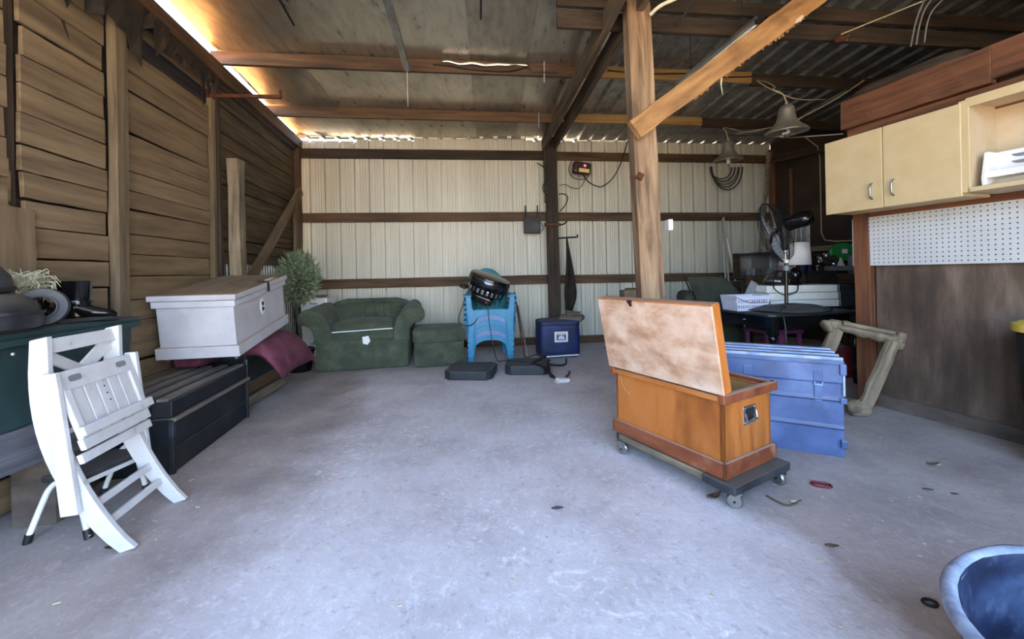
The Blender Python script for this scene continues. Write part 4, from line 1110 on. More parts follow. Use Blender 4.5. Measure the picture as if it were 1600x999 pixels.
# ---- square meter box on girt
t = thing('meter_box', 'small square black meter box hanging on the middle girt left of dark post', 'meter', (.345, 6.60, 1.98), AB_)
obj('case', MB().box((0, 0, 0), (.27, .07, .27)), 'black', t, bevel=.006)
obj('dial', MB().lathe([(0, -.005), (.085, -.005), (.09, .004), (.0, .006)], 20, (.03, -.04, -.03), R=RX(PI / 2)), 'black_dusty', t, smooth=40)
for x in (-.10, .10):
    obj('hanger_strap', MB().box((x, .03, .22), (.02, .014, .22)), 'iron', t, bevel=.002)
obj('wire_end', MB().tube(spline([(.13, -.02, -.10), (.19, -.03, -.06), (.17, -.03, .0), (.14, -.02, .04)]), .006, 5), 'cord_grey', t, smooth=60)
# ---- red fence charger with wires
t = thing('fence_charger', 'dark red fence charger with glowing red lamp under the top girt', 'charger', (1.18, 6.62, 2.90), rot=(0, rad(7), AB_))
obj('case', MB().rbox((.30, .12, .20), .035, 6), 'red_dark', t, smooth=50)
obj('front_panel', MB().box((.02, -.062, .0), (.22, .006, .15)), 'black', t, bevel=.003)
obj('label', MB().box((.03, -.067, -.045), (.17, .004, .06)), 'label_yellow', t)
obj('lamp', MB().lathe([(0, .012), (.014, .009), (.019, 0)], 14, (.035, -.068, .035), R=RX(PI / 2)), 'red_glow', t, smooth=60)
def bwall(pts, y=-.07):   # points given as (metres along back wall, height)
    return [bw(s, y, z) for s, z in pts]
wire('fence_wire', [(1.20, 6.60, 2.80), (1.28, 6.6, 2.68), (1.42, 6.6, 2.60), (1.52, 6.6, 2.60), (1.68, 6.6, 2.72), (1.83, 6.62, 2.98), (1.95, 6.62, 3.35)], .010, 'cord_black', None, 'black wire looping from the red charger up to the roof', 'wire')
wire('fence_wire', [(1.02, 6.62, 3.02), (.97, 6.62, 2.90), (1.02, 6.62, 2.77), (1.15, 6.62, 2.72), (1.27, 6.62, 2.75), (1.30, 6.62, 2.82)], .009, 'cord_grey', None, 'grey wire looped round the underside of red charger', 'wire')
wire('fence_wire', [(1.24, 6.62, 2.72), (1.14, 6.6, 2.58), (1.02, 6.6, 2.58), (.90, 6.6, 2.64), (.80, 6.6, 2.62)], .008, 'cord_grey', None, 'grey wire sagging from red charger across to the dark post', 'wire')
wire('fence_wire', [(.78, 6.48, 2.46), (.86, 6.48, 2.46), (.92, 6.46, 2.40), (.88, 6.45, 2.28), (.79, 6.46, 2.18)], .009, 'cord_black', None, 'short black wire loop on right side of the dark post', 'wire')
wire('fence_wire', [(.45, 6.6, 3.0), (.55, 6.5, 2.9), (.60, 6.48, 2.75), (.53, 6.48, 2.6), (.54, 6.48, 2.5), (.62, 6.48, 2.44)], .009, 'cord_black', None, 'black wire drooping down left side of the dark post', 'wire')
t = thing('cable_coil', 'coil of dark cable hanging on back wall behind the far bell lamp', 'cable', (3.65, 6.99, 2.92), AB_)
for k in range(5):
    r = .20 + .03 * (k % 3); h_ = .20 + .05 * k
    pts = [(r * math.cos(a) * (1.25 if k > 2 else 1) + .02 * k, -.03 - .012 * k, .12 + h_ * (math.sin(a)) - .08) for a in [PI + i * PI / 14 for i in range(15)]]
    obj('cable_loop', MB().tube(pts, .010, 6), ('cord_black', 'iron', 'cord_grey')[k % 3], t, smooth=60)

# ================================================================== overhead
def px_wire(*a, **k): return wire(*a, **k)
t = thing('hanging_channel', 'grey metal light channel hanging below the roof left of the rafters', 'fixture', (-.96, 3.6, 3.24), math.atan2(.09, .80))
obj('channel', MB().prism([(-.03, 0), (.03, 0), (.03, .045), (.022, .045), (.022, .008), (-.022, .008), (-.022, .045), (-.03, .045)], -.95, .42, 'y'), 'steel', t, bevel=.002)
obj('pull_string', MB().tube([(0, .41, .0), (0, .42, -.36)], .0018, 4), 'cord_white', t)
obj('string_bead', MB().rbox((.012, .012, .03), .005, 3, (0, .42, -.37)), 'iron', t, smooth=60)
wire('roof_wire', [(-.80, 4.30, 3.45), (-.62, 4.32, 3.44), (-.40, 4.34, 3.41), (0, 4.38, 3.40), (.2, 4.40, 3.45), (.30, 4.42, 3.41), (.55, 4.44, 3.41)], .008, 'cord_black', None, 'black wire stapled along the second purlin left of the rafters', 'wire')
o = obj('crumpled_foil', MB().grid(lambda u, v: (-.72 + .95 * u, 4.28 + .10 * u - .01 * math.sin(u * 19), 3.475 - .035 * v * (1 - .6 * abs(2 * u - 1)) + .006 * math.sin(u * 23)), 30, 3), 'chrome', None, smooth=50, solid=.002)
tag(o, 'strip of crumpled shiny foil hanging along the second purlin', 'foil strip')
for x, y, l, lab in ((.40, 4.43, .22, 'thin metal strap hanging off purlin just left of the rafters'), (.42, 5.67, .22, 'thin metal strap hanging by the far end of the rafters')):
    o = obj('metal_strap', MB().box((0, 0, -l / 2), (.016, .004, l), RX(.06)), 'grey_plastic', None, (x, y, zr(y) - .015)); tag(o, lab, 'strap')
t = thing('tube_light', 'slim metal tube-light batten under the roof left of knee brace', 'fixture', (1.84, 3.6, 3.12))
obj('batten', MB().bar((.21, -.32, .126), (-.20, .30, -.12), .05, .03), 'steel', t, bevel=.003)
obj('tube', MB().tube([(.235, -.31, .10), (-.175, .30, -.145)], .013, 8), 'white', t, smooth=60)
obj('end_cap', MB().box((.225, -.32, .112), (.07, .02, .07)), 'iron', t, bevel=.003)
for x, z in ((.15, .1), (-.12, -.06)):
    obj('hanger_wire', MB().tube([(x, -.2 if x > 0 else .18, z), (x, -.2 if x > 0 else .18, .42)], .003, 5), 'iron', t)
def conduit(pts, lab, m='steel', r=.011): return wire('conduit', pts, r, m, None, lab, 'conduit', k=1)
conduit([(1.49, 2.6, 3.30), (1.44, 3.9, 3.30), (1.43, 4.35, 3.30)], 'thin metal conduit running to the back under the roof right of mid post')
conduit([(1.38, 4.52, 3.32), (2.4, 4.65, 3.30), (3.6, 4.8, 3.27)], 'long thin conduit along the purlin in front of the near bell lamp')
conduit([(2.3, 5.80, 3.18), (3.4, 5.9, 3.15), (4.2, 6.0, 3.14), (4.65, 5.6, 3.05)], 'long thin conduit along far purlin behind the bell lamps')
conduit([(4.62, 6.3, 3.25), (4.98, 6.50, 3.15), (5.015, 6.50, 2.95), (5.015, 6.50, 1.75), (5.04, 6.46, 1.63), (5.12, 6.34, 1.60), (5.28, 6.06, 1.59)], 'pale conduit bending down the dark brown alcove wall', 'cord_tan', .009)
conduit([(3.9, 2.8, 3.42), (2.93, 3.53, 3.24)], 'thin conduit slanting across the dark roof corner at upper right', 'cord_tan', .006)
t = thing('bare_socket', 'bare lamp socket hanging under the roof right of the knee brace', 'socket', (2.93, 3.53, 3.20), rot=(0, 1.3, .3))
obj('socket', MB().lathe([(0, -.05), (.022, -.05), (.028, -.01), (.028, .04), (.02, .045), (0, .045)], 14), 'rust', t, smooth=50)
obj('bulb', MB().lathe([(0, .10), (.018, .095), (.026, .075), (.018, .05), (.014, .045)], 14), 'glass', t, smooth=60)
wire('white_cable', [(1.10, 3.08, 3.16), (1.16, 3.02, 3.19), (1.30, 3.0, 3.24), (1.42, 3.0, 3.30), (1.52, 2.9, 3.38)], .013, 'cord_white', None, 'thick white cable curving up to the roof from mid post', 'cable')
wire('black_cable', [(1.12, 4.505, 3.45), (1.6, 4.555, 3.43), (2.2, 4.62, 3.45), (2.5, 4.65, 3.42), (2.85, 4.69, 3.44)], .007, 'cord_black', None, 'black cable stapled along the pale purlin behind the brace', 'cable')
for k, (pts, lab) in enumerate((([(3.06, 3.05, 2.86), (3.03, 2.96, 3.05), (3.10, 2.9, 3.25), (3.20, 2.8, 3.42)], 'loose wire rising from the heap over the cupboards, leftmost'), ([(3.08, 3.03, 2.86), (3.07, 2.95, 3.08), (3.18, 2.85, 3.25), (3.32, 2.8, 3.42)], 'loose wire rising from the heap over the cupboards, middle one'), ([(3.11, 3.0, 2.86), (3.12, 2.95, 3.06), (3.25, 2.85, 3.2), (3.5, 2.8, 3.40)], 'loose wire rising from the heap over the cupboards, rightmost'))):
    wire('loose_wire', pts, .006, 'cord_grey', None, lab, 'wire', group='loose wires above the cupboards')
def bell(lab, x, y, z, tilt, bulb):
    t = thing('bell_lamp', lab, 'lamp', (x, y, z), rot=tilt)
    obj('shade', MB().lathe([(.185, -.012), (.187, 0), (.165, .025), (.125, .055), (.092, .095), (.076, .14), (.07, .20), (.06, .235), (.035, .255), (.012, .26), (0, .262)], 32), 'bell', t, smooth=50, solid=.004)
    obj('neck', MB().lathe([(0, .256), (.016, .258), (.014, .29), (0, .292)], 12), 'bell', t, smooth=50)
    obj('socket', MB().lathe([(0, .12), (.03, .12), (.03, .04), (0, .04)], 14), 'white', t, smooth=50)
    if bulb == 'round':
        obj('bulb', MB().lathe([(.015, .04), (.03, .0), (.036, -.03), (.028, -.055), (0, -.066)], 16), 'glass', t, smooth=60)
    else:
        obj('bulb', MB().lathe([(.018, .04), (.022, .0), (.022, -.04), (.014, -.05), (0, -.052)], 12), 'white', t, smooth=50)
    return t
bell('aged metal bell lamp with clear bulb hanging nearest, right of brace', 2.76, 4.0, 2.555, (.08, -.04, 0), 'round')
bell('aged metal bell lamp with white bulb hanging farther back by the cable coil', 2.99, 5.5, 2.69, (.1, -.05, 0), 'cfl')
wire('lamp_cord', [(2.765, 4.0, 2.84), (2.74, 4.02, 2.94), (2.70, 4.10, 3.02), (2.80, 4.22, 3.10), (2.82, 4.40, 3.24), (2.92, 4.74, 3.42)], .0055, 'cord_tan', None, 'tan cord holding the nearest bell lamp', 'cord')
wire('lamp_cord', [(2.92, 4.74, 3.42), (2.98, 4.6, 3.26), (3.12, 4.5, 3.12), (3.35, 4.6, 3.12), (3.7, 4.7, 3.16)], .0055, 'cord_tan', None, 'tan cord swagging right from the nearest bell lamp hook', 'cord')
wire('lamp_cord', [(2.99, 5.5, 2.98), (2.98, 5.52, 3.08), (2.99, 5.6, 3.16), (3.05, 5.62, 3.17), (3.35, 5.66, 3.12), (3.6, 5.7, 3.15)], .0055, 'cord_tan', None, 'tan cord holding the farther bell lamp', 'cord')
wire('lamp_cord', [(4.25, 4.8, 3.42), (4.0, 4.9, 3.25), (3.75, 5.05, 3.12), (3.6, 5.2, 3.06), (3.45, 5.5, 3.1), (3.3, 5.85, 3.16)], .008, 'cord_tan', None, 'bundle of tan cable running under the dark roof above the cupboards', 'cable')
# ================================================================== orange pine chest on a dolly
LA, LB_ = .79, .48
da = Vector((-.499, .866, 0))
oc = thing('tool_chest', 'orange pine tool chest with propped open lid on a castered dolly', 'chest', (1.05, 2.015, .132), math.atan2(.866, -.499))
# local x runs along the long side (away to the left), local -y is to the right of it -> body lies at y in [-LB_, 0]
def Y(v): return -v
H = .42
th = .022
bd = 'pine'
obj('front_board', MB().box((LA / 2, Y(.02 + th / 2), H / 2), (LA - .04, th, H - .02)), bd, oc, bevel=.003)
obj('back_board', MB().box((LA / 2, Y(LB_ - .02 - th / 2), H / 2), (LA - .04, th, H - .02)), bd, oc, bevel=.003)
obj('end_board', MB().box((.02 + th / 2, Y(LB_ / 2), H / 2), (th, LB_ - .04, H - .02)), bd, oc, (0, 0, 0), bevel=.003)
obj('end_board', MB().box((LA - .02 - th / 2, Y(LB_ / 2), H / 2), (th, LB_ - .04, H - .02)), bd, oc, bevel=.003)
obj('bottom_board', MB().box((LA / 2, Y(LB_ / 2), .03), (LA - .05, LB_ - .05, .02)), 'inside_wood', oc)
obj('inner_lining', MB().box((LA / 2, Y(LB_ - .048), .22), (LA - .09, .006, .36)), 'inside_wood', oc)
obj('tray', MB().box((LA * .62, Y(LB_ * .5), .24), (LA * .5, LB_ - .1, .05)), 'black', oc, bevel=.003)
for nm, c, s in (('base_moulding', (LA / 2, Y(.011), .042), (LA, .022, .084)), ('base_moulding', (LA / 2, Y(LB_ - .011), .042), (LA, .022, .084)),
                 ('base_moulding', (.011, Y(LB_ / 2), .042), (.022, LB_, .084)), ('base_moulding', (LA - .011, Y(LB_ / 2), .042), (.022, LB_, .084))):
    obj(nm, MB().box(c, s), 'pine_red', oc, bevel=.006)
for c, s in (((LA / 2, Y(LB_ - .012), H - .012), (LA, .036, .05)), ((.010, Y(LB_ / 2), H - .012), (.036, LB_ + .02, .05)), ((LA - .01, Y(LB_ / 2), H - .012), (.036, LB_ + .02, .05)), ((LA / 2, Y(.012), H - .015), (LA, .03, .03))):
    obj('rim_rail', MB().box(c, s), 'pine_red' if s[0] < .1 or c[1] < -.2 else 'pine', oc, bevel=.007)
# lid, hinged on the near long edge and leaning out over it
lidR = rad(11)
ld = obj('lid', MB().box((LA / 2, .0, .235), (LA + .02, .020, .46)), 'lid_raw', oc, (0, Y(-.004), H + .01), (lidR * -1, 0, 0), bevel=.004)
for c, s in (((.0, -.026, .235), (.022, .062, .462)), ((LA, -.026, .235), (.022, .062, .462)), ((LA / 2, -.026, .462), (LA + .02, .062, .02))):
    obj('lid_edge', MB().box(c, s), 'pine', ld, bevel=.005)
obj('lid_lining', MB().box((LA / 2, -.016, .235), (LA - .02, .008, .44)), 'pine_red', ld)
obj('hasp', MB().box((LA * .66, .0, .462), (.035, .03, .016)).box((LA * .655, .014, .452), (.02, .006, .035), RY(.5)), 'iron', ld, bevel=.002)
ch0, ch1 = Vector((.05, Y(.16), H - .06)), Vector((.045, Y(.02), H + .19))
lk = MB()
for i in range(26):
    q = (i + .5) / 26
    p = ch0.lerp(ch1, q) - Vector((0, 0, .03 * math.sin(PI * q)))
    R = RX(.9 + (PI / 2 if i % 2 else 0))
    lk.tube([p + (RX(.85) @ (RY(0) @ Vector(((.0045 * math.cos(a)) if i % 2 == 0 else 0, (0 if i % 2 == 0 else .0045 * math.cos(a)), .0075 * math.sin(a))))) for a in [k * PI / 4 for k in range(8)]], .0014, 4, closed=True)
tag(obj('chain', lk, 'chrome', oc, smooth=60, weld=False), kind='stuff')
hd = obj('handle_plate', MB().box((-.002 + .02, Y(.25), .285), (.006, .115, .10)), 'chrome', oc, bevel=.004)
obj('handle_recess', MB().box((.0155, Y(.25), .288), (.004, .075, .065)), 'iron', hd, bevel=.002)
obj('handle_grip', MB().tube([(.010, Y(.20), .30), (.002, Y(.205), .262), (.002, Y(.295), .262), (.010, Y(.30), .30)], .006, 8), 'chrome', hd, smooth=60)
for dy in (-.045, .045):
    for dz in (-.038, .038):
        obj('rivet', MB().rbox((.006, .01, .01), .003, 3, (.013, Y(.25) + dy, .285 + dz)), 'steel', hd, smooth=60)
obj('pencil_scrawl', MB().tube(spline([(LA * .93, Y(.018), .37), (LA * .91, Y(.018), .355), (LA * .90, Y(.018), .32), (LA * .86, Y(.018), .29), (LA * .82, Y(.018), .27)], 4), .0012, 4), 'cord_tan', oc)
# dolly
do = thing('dolly', 'dusty wooden furniture dolly with metal casters under the orange chest', 'dolly', (1.05, 2.015, 0), math.atan2(.866, -.499))
obj('end_board', MB().box((.03, Y(LB_ / 2), .108), (.18, LB_ + .04, .042)), 'rubber_dusty', do, bevel=.006)
obj('end_board', MB().box((LA - .10, Y(LB_ / 2), .108), (.14, LB_ + .0, .042)), 'rubber_dusty', do, bevel=.006)
obj('side_rail', MB().box((LA / 2 + .03, Y(.015), .108), (LA - .18, .04, .038)), 'old_wood', do, bevel=.004)
obj('side_rail', MB().box((LA / 2 + .03, Y(LB_ - .015), .108), (LA - .18, .04, .038)), 'old_wood', do, bevel=.004)
for x, y, a in ((-.02, Y(.04), .5), (-.02, Y(LB_ - .02), -.3), (LA - .08, Y(.01), .2), (LA - .08, Y(LB_ - .03), .8)):
    R = RZ(a)
    c = obj('caster', MB().lathe([(0, -.016), (.032, -.016), (.038, -.008), (.038, .008), (.032, .016), (0, .016)], 20, (x, y, .038), R=R @ RX(PI / 2)), 'steel', do, smooth=35)
    obj('fork', MB().prism([(-.02, .038), (.012, .034), (.024, .088), (-.03, .088)], -.022, -.018, 'y', R=R, c=(x, y, 0)).prism([(-.02, .038), (.012, .034), (.024, .088), (-.03, .088)], .018, .022, 'y', R=R, c=(x, y, 0)).box(Vector((x, y, .086)), (.07, .06, .006), R), 'steel', c)
    obj('axle', MB().tube([Vector((x, y, .038)) + R @ Vector((0, -.026, 0)), Vector((x, y, .038)) + R @ Vector((0, .026, 0))], .006, 8), 'iron', c)

# ================================================================== blue chest
bc = thing('trunk', 'blue painted trunk with ribbed grey lid behind the orange pine chest', 'trunk', (2.055, 2.505, 0), math.atan2(.47, -.88) )
# local x runs left along the front, local y = -(depth)
Lc, Wc, Hc = .80, .46, .60
bdy = MB()
prof = [(0, 0), (.018, .005), (.018, .12), (.006, .155), (.006, .30), (.018, .325), (.006, .35), (.006, .45), (.018, .47), (.018, .57), (.0, .585)]
# ribbed front: profile runs up the face
vs = []
pp = [(0.012, 0), (.012, .17), (-.004, .185), (.012, .20), (.012, .345), (-.006, .36), (.012, .375), (.012, .46), (.002, .47), (.002, .58), (.012, .60)]
poly = [(-a, z) for a, z in pp] + [(-Wc, .60), (-Wc, 0)]
bdy.prism(poly, 0, Lc, 'x')
obj('body', bdy, 'blue_chest', bc, bevel=.003)
obj('lid', MB().box((Lc / 2, -Wc / 2, .595), (Lc + .008, Wc + .006, .03)), 'blue_chest', bc, bevel=.006)
for k in range(4):
    yb = -.055 - k * .112
    obj('lid_slat', MB().box((Lc / 2, yb, .616), (Lc - .01, .078, .014)), 'grey_slat', bc, bevel=.003)
    obj('lid_rib', MB().box((Lc / 2, yb + .047, .620), (Lc, .014, .020)), 'blue_edge', bc, bevel=.004)
for z, h_ in ((.555, .07), (.36, .035), (.09, .05)):
    obj('corner_cap', MB().box((.004, -.004, z), (.035, .035, h_)), 'blue_chest', bc, bevel=.006)
obj('corner_strip', MB().box((.0, .0, .47), (.012, .012, .16)), 'blue_edge', bc, bevel=.003)
for x in (.13, .52):
    l = obj('latch', MB().box((x, -.004, .505), (.05, .012, .07)), 'blue_chest', bc, bevel=.004)
    obj('latch_loop', MB().tube([(x - .02, .006, .47), (x - .02, .008, .45), (x + .02, .008, .45), (x + .02, .006, .47)], .005, 6), 'blue_edge', l, smooth=60)
obj('strap', MB().box((.13, -.004, .40), (.04, .006, .12)), 'blue_chest', bc, bevel=.002)

# ================================================================== old wooden frame leaning on partition
wf_ = thing('wooden_trestle', 'weathered wooden beam on two slanting legs leaning against the brown plywood', 'frame', (2.78, 3.22, 0))
def wp_(x, y, z): return (x - 2.78, y - 3.22, z)
mb = MB()
pts = spline([wp_(2.62, 3.38, .69), wp_(2.70, 3.36, .715), wp_(2.85, 3.30, .665), wp_(3.0, 3.23, .615), wp_(3.075, 3.20, .60)], 6)
rr = [.035 + .014 * abs(math.sin(i * .9)) + (.012 if i < 4 or i > 19 else 0) for i in range(len(pts))]
mb.tube(pts, rr, 10)
mb.map(lambda p: p + mnoise.noise_vector(p * 14) * .012)
obj('log_beam', mb, 'old_wood', wf_, smooth=60)
obj('split_slab', MB().bar(wp_(2.72, 3.33, .735), wp_(3.03, 3.20, .665), .09, .03), 'old_wood', wf_, bevel=.006)
beam('leg', wp_(2.775, 3.21, .03), wp_(3.0, 3.17, .60), .035, .10, 'old_wood', wf_, up=(1, 0, -.2), rough=.006)
beam('leg', wp_(2.47, 3.42, .03), wp_(2.715, 3.36, .69), .035, .10, 'old_wood', wf_, up=(1, 0, -.2), rough=.006)
obj('foot_block', MB().rbox((.15, .10, .11), .035, 6, wp_(2.76, 3.22, .055), nz=.012), 'old_wood', wf_, smooth=50)
obj('foot_block', MB().rbox((.15, .10, .11), .035, 6, wp_(2.46, 3.44, .055), nz=.012), 'old_wood', wf_, smooth=50)
obj('foot_knob', MB().lathe([(0, -.03), (.05, -.03), (.055, 0), (.05, .03), (0, .03)], 14, wp_(2.70, 3.19, .09), R=RX(1.3) @ RY(.5)), 'old_wood', wf_, smooth=40)
obj('end_bracket', MB().rbox((.06, .06, .14), .02, 4, wp_(3.07, 3.19, .60), nz=.01, R=RY(.3)), 'old_wood', wf_, smooth=50)

# ================================================================== cupboards on the partition
cab = thing('wall_cabinet', 'cream two-door wall cabinet over the pegboard', 'cabinet', pw(0, 0, 0), AP)
obj('carcass', MB().box((.28, -.165, 1.955), (.85, .31, .60)), 'cream', cab, bevel=.003)
for x0, x1, hx in ((-.15, .268, .20), (.274, .712, .34)):
    d = obj('door', MB().box(((x0 + x1) / 2, -.331, 1.955), (x1 - x0, .018, .615)), 'cream', cab, bevel=.004)
    obj('handle', MB().tube(spline([(hx, -.338, 1.845), (hx, -.362, 1.83), (hx, -.368, 1.785), (hx, -.362, 1.74), (hx, -.338, 1.725)], 4), .007, 8), 'steel', d, smooth=60)
cab2 = thing('open_cabinet', 'open cream wall cupboard right of the two-door cabinet', 'cabinet', pw(0, 0, 0), AP)
x0, x1, z0, z1 = .735, 1.62, 1.67, 2.275
obj('side_panel', MB().box((x0, -.165, (z0 + z1) / 2), (.02, .31, z1 - z0)), 'cream_in', cab2, bevel=.002)
obj('side_panel', MB().box((x1, -.165, (z0 + z1) / 2), (.02, .31, z1 - z0)), 'cream_in', cab2, bevel=.002)
obj('top_panel', MB().box(((x0 + x1) / 2, -.165, z1 - .01), (x1 - x0, .31, .02)), 'cream_in', cab2, bevel=.002)
obj('bottom_panel', MB().box(((x0 + x1) / 2, -.165, z0 + .01), (x1 - x0, .31, .02)), 'cream_in', cab2, bevel=.002)
obj('back_panel', MB().box(((x0 + x1) / 2, -.014, (z0 + z1) / 2), (x1 - x0, .008, z1 - z0)), 'cream_in', cab2)
obj('frame_stile', MB().box((x0 - .01, -.326, (z0 + z1) / 2), (.05, .02, z1 - z0)), 'cream', cab2, bevel=.003)
obj('frame_rail', MB().box(((x0 + x1) / 2, -.326, z1 - .02), (x1 - x0, .02, .06)), 'cream', cab2, bevel=.003)
obj('bottom_rail', MB().box(((x0 + x1) / 2, -.326, z0 + .015), (x1 - x0, .02, .03)), 'cream', cab2, bevel=.003)
def inc(x, y, z): return pw(x, y, z)
o = thing('plastic_rack', 'white plastic rack with three curved slots in the open cupboard', 'rack', inc(.80, -.30, 1.69), AP)
mb = MB().box((.11, .12, .13), (.30, .012, .20), None)
obj('back_plate', mb, 'white', o, bevel=.006)
obj('front_shelf', MB().box((.33, .05, .062), (.66, .11, .012)).box((.33, .0, .078), (.66, .012, .045)), 'white', o, bevel=.004)
obj('end_bracket', MB().prism([(0, .0), (.13, .06), (.13, .23), (.03, .23), (-.01, .06)], -.012, .012, 'x'), 'white', o, bevel=.005)
for k in range(3):
    s = []
    for i in range(9):
        a = PI + PI * i / 8
        s.append((.12 + .045 * math.cos(a), .20 - k * .042 + .022 * math.sin(a)))
    obj('slot', MB().prism(s, .1125, .1145, 'y'), 'grey_plastic', o)
o = thing('glass_jug', 'clear jug standing behind the white rack in open cupboard', 'jug', inc(1.05, -.10, 1.70))
obj('vessel', MB().lathe([(.0, 0), (.085, 0), (.09, .02), (.085, .14), (.05, .20), (.048, .25), (.052, .255), (.045, .255), (.044, .20), (.08, .14), (.084, .012), (0, .010)], 24), 'plastic_clear', o, smooth=50)
obj('neck_ring', MB().lathe([(.05, .232), (.056, .236), (.05, .24)], 24), 'plastic_clear', o, smooth=50)
o = thing('white_jar', 'squat white jar at right end of the open cupboard rack', 'jar', inc(1.07, -.245, 1.765))
obj('body', MB().lathe([(0, 0), (.05, 0), (.052, .01), (.052, .075), (.047, .085), (0, .087)], 22), 'white', o, smooth=45)
obj('cap', MB().lathe([(0, .10), (.045, .10), (.049, .094), (.049, .082), (0, .082)], 22), 'white', o, smooth=45)
o = obj('cupboard_knob', MB().lathe([(0, 0), (.02, .003), (.024, .012), (.018, .022), (0, .026)], 14), 'iron', None, inc(.985, -.15, 2.21), smooth=60)
o.rotation_euler = (PI / 2, 0, AP)
o.name = 'hook_knob'; o.parent = cab2; o.location = (.985, -.02, 2.20); o.rotation_euler = (PI / 2, 0, 0)
# ---- grey box up in the dark corner
t = thing('junction_box', 'pale grey metal box fixed up in the dark top right corner', 'box', (3.62, 2.72, 3.30), AP)
obj('case', MB().box((0, 0, 0), (.34, .22, .26)), 'grey_plastic', t, bevel=.008)
obj('cover_plate', MB().box((0, -.113, 0), (.30, .008, .22)), 'grey_plastic', t, bevel=.003)

# ================================================================== bin with yellow lid, tub, litter
t = thing('trash_bin', 'black bin with yellow lid at right edge against the plywood', 'bin', (3.20, 2.30, 0), AP)
obj('body', MB().lathe([(0, 0), (.155, 0), (.165, .02), (.205, .78), (.19, .79), (0, .79)], 28), 'black', t, smooth=40)
l = obj('lid', MB().lathe([(.222, .79), (.225, .805), (.222, .835), (.19, .85), (.12, .858), (0, .86)], 28), 'yellow', t, smooth=40)
obj('lid_grip', MB().box((0, 0, .868), (.16, .04, .022)), 'yellow', l, bevel=.008)
obj('side_handle', MB().tube(spline([(-.06, -.185, .52), (-.05, -.225, .50), (.05, -.225, .50), (.06, -.185, .52)], 4), .010, 6), 'grey_plastic', t, smooth=60)
tb = thing('rubber_tub', 'big scuffed black rubber tub cut off at bottom right corner', 'tub', (1.405, .81, 0), .25)
tb.scale = (1, 1, .86)
mb = MB()
n = 48
prof = [(.0, .02), (.25, .02), (.285, .05), (.325, .25), (.352, .425)]
outp = [(.30, .0), (.335, .2), (.362, .40)]
mb.lathe([(0, 0), (.28, 0), (.30, .02), (.342, .25), (.366, .40), (.366, .425), (.350, .425), (.322, .25), (.285, .05), (.25, .022), (0, .02)], n, sx=1.12, sy=.96)
mb.map(lambda p: p + Vector((mnoise.noise(p * 7), mnoise.noise(p * 7 + Vector((9, 0, 0))), 0)) * .006)
obj('shell', mb, 'tub', tb, smooth=60)
rmb = MB().lathe([(.350, .418), (.356, .434), (.368, .440), (.379, .436), (.385, .424), (.382, .410), (.370, .405), (.356, .408), (.350, .418)], n, sx=1.12, sy=.96)
rmb.map(lambda p: p + mnoise.noise_vector(p * 11) * .004)
obj('rim', rmb, 'tub_rim', tb, smooth=70)
mb = MB()
for a in range(7):
    pass
t = thing('shackle', 'small red metal shackle lying on the floor right of orange chest', 'shackle', (1.67, 2.20, 0), -.35)
ring = [(.045 * math.copysign(abs(math.cos(a)) ** .7, math.cos(a)), .022 * math.sin(a), .008) for a in [k * PI / 10 for k in range(20)]]
obj('loop', MB().tube(ring, .007, 6, closed=True), 'red', t, smooth=60)
obj('pin', MB().tube([(.03, -.03, .008), (.03, .035, .008)], .005, 6), 'steel', t, smooth=60)
o = obj('metal_ring', MB().tube([(.022 * math.cos(a), .016 * math.sin(a), .006) for a in [k * PI / 8 for k in range(16)]], .005, 6, closed=True), 'iron', None, (1.453, 1.42, 0), smooth=60)
tag(o, 'small dark metal ring on the floor left of the rubber tub', 'ring')
def dry_leaf(lab, x, y, rz, s=.05, m='leaf_dry', curl=.3):
    mb = MB().grid(lambda u, v: ((u - .5) * 2 * s, (v - .5) * s * .8 * math.sin(PI * min(.97, max(.03, u))), .004 + curl * s * (2 * u - 1) ** 2 + .2 * s * (2 * v - 1) ** 2), 8, 4)
    o = obj('dry_leaf', mb, m, None, (x, y, 0.002), (0, 0, rz), smooth=60, solid=.0015)
    return tag(o, lab, 'leaf', 'dry leaves and chips on the floor')
dry_leaf('curled dry leaf on floor by the near caster of orange chest', 1.03, 2.10, .4, .05)
dry_leaf('dark dry leaf on the floor between orange chest and rubber tub', 1.343, 1.717, -.2, .026, 'leaf_dry', .1)
dry_leaf('dry leaf on the floor out right towards the plywood, farthest one', 2.49, 2.40, -.1, .035, 'leaf_dry')
dry_leaf('small grey chip on the right floor, left of a similar pair', 2.187, 2.135, -.4, .022, 'rubber_dusty', .05)
dry_leaf('small grey chip on the right floor, right of a similar pair', 2.278, 2.089, -.3, .018, 'rubber_dusty', .05)
dry_leaf('dark scrap on the floor in mid room before the orange chest', .205, 2.03, .1, .03, 'rubber_dusty', .05)
dry_leaf('brown sliver under the front foot of the white folding chair', -1.80, 1.80, .2, .04, 'rust', .05)
t = thing('twig', 'dry twig with bent tip on floor right of orange chest', 'twig', (1.36, 2.02, 0))
obj('stem', MB().tube(spline([(-.05, .09, .006), (-.02, .01, .008), (.02, .0, .006), (.09, .03, .012)], 4), .004, 5), 'leaf_dry', t, smooth=60)
obj('husk', MB().rbox((.05, .016, .01), .004, 4, (.06, .03, .008)), 'fluff', t, smooth=60)
rg = random.Random(99)
mb = MB()
for i in range(260):
    x, y = rg.uniform(-2.0, 2.6), rg.uniform(.75, 4.6)
    s = rg.uniform(.002, .006)
    a = rg.uniform(0, PI)
    mb.box((x, y, s * .3), (s * 2 * rg.uniform(.6, 2.4), s * 1.2, s * .6), RZ(a))
tag(obj('floor_crumbs', mb, 'cream_in', None, weld=False), 'pale crumbs of debris scattered over the concrete floor', 'debris', kind='stuff')

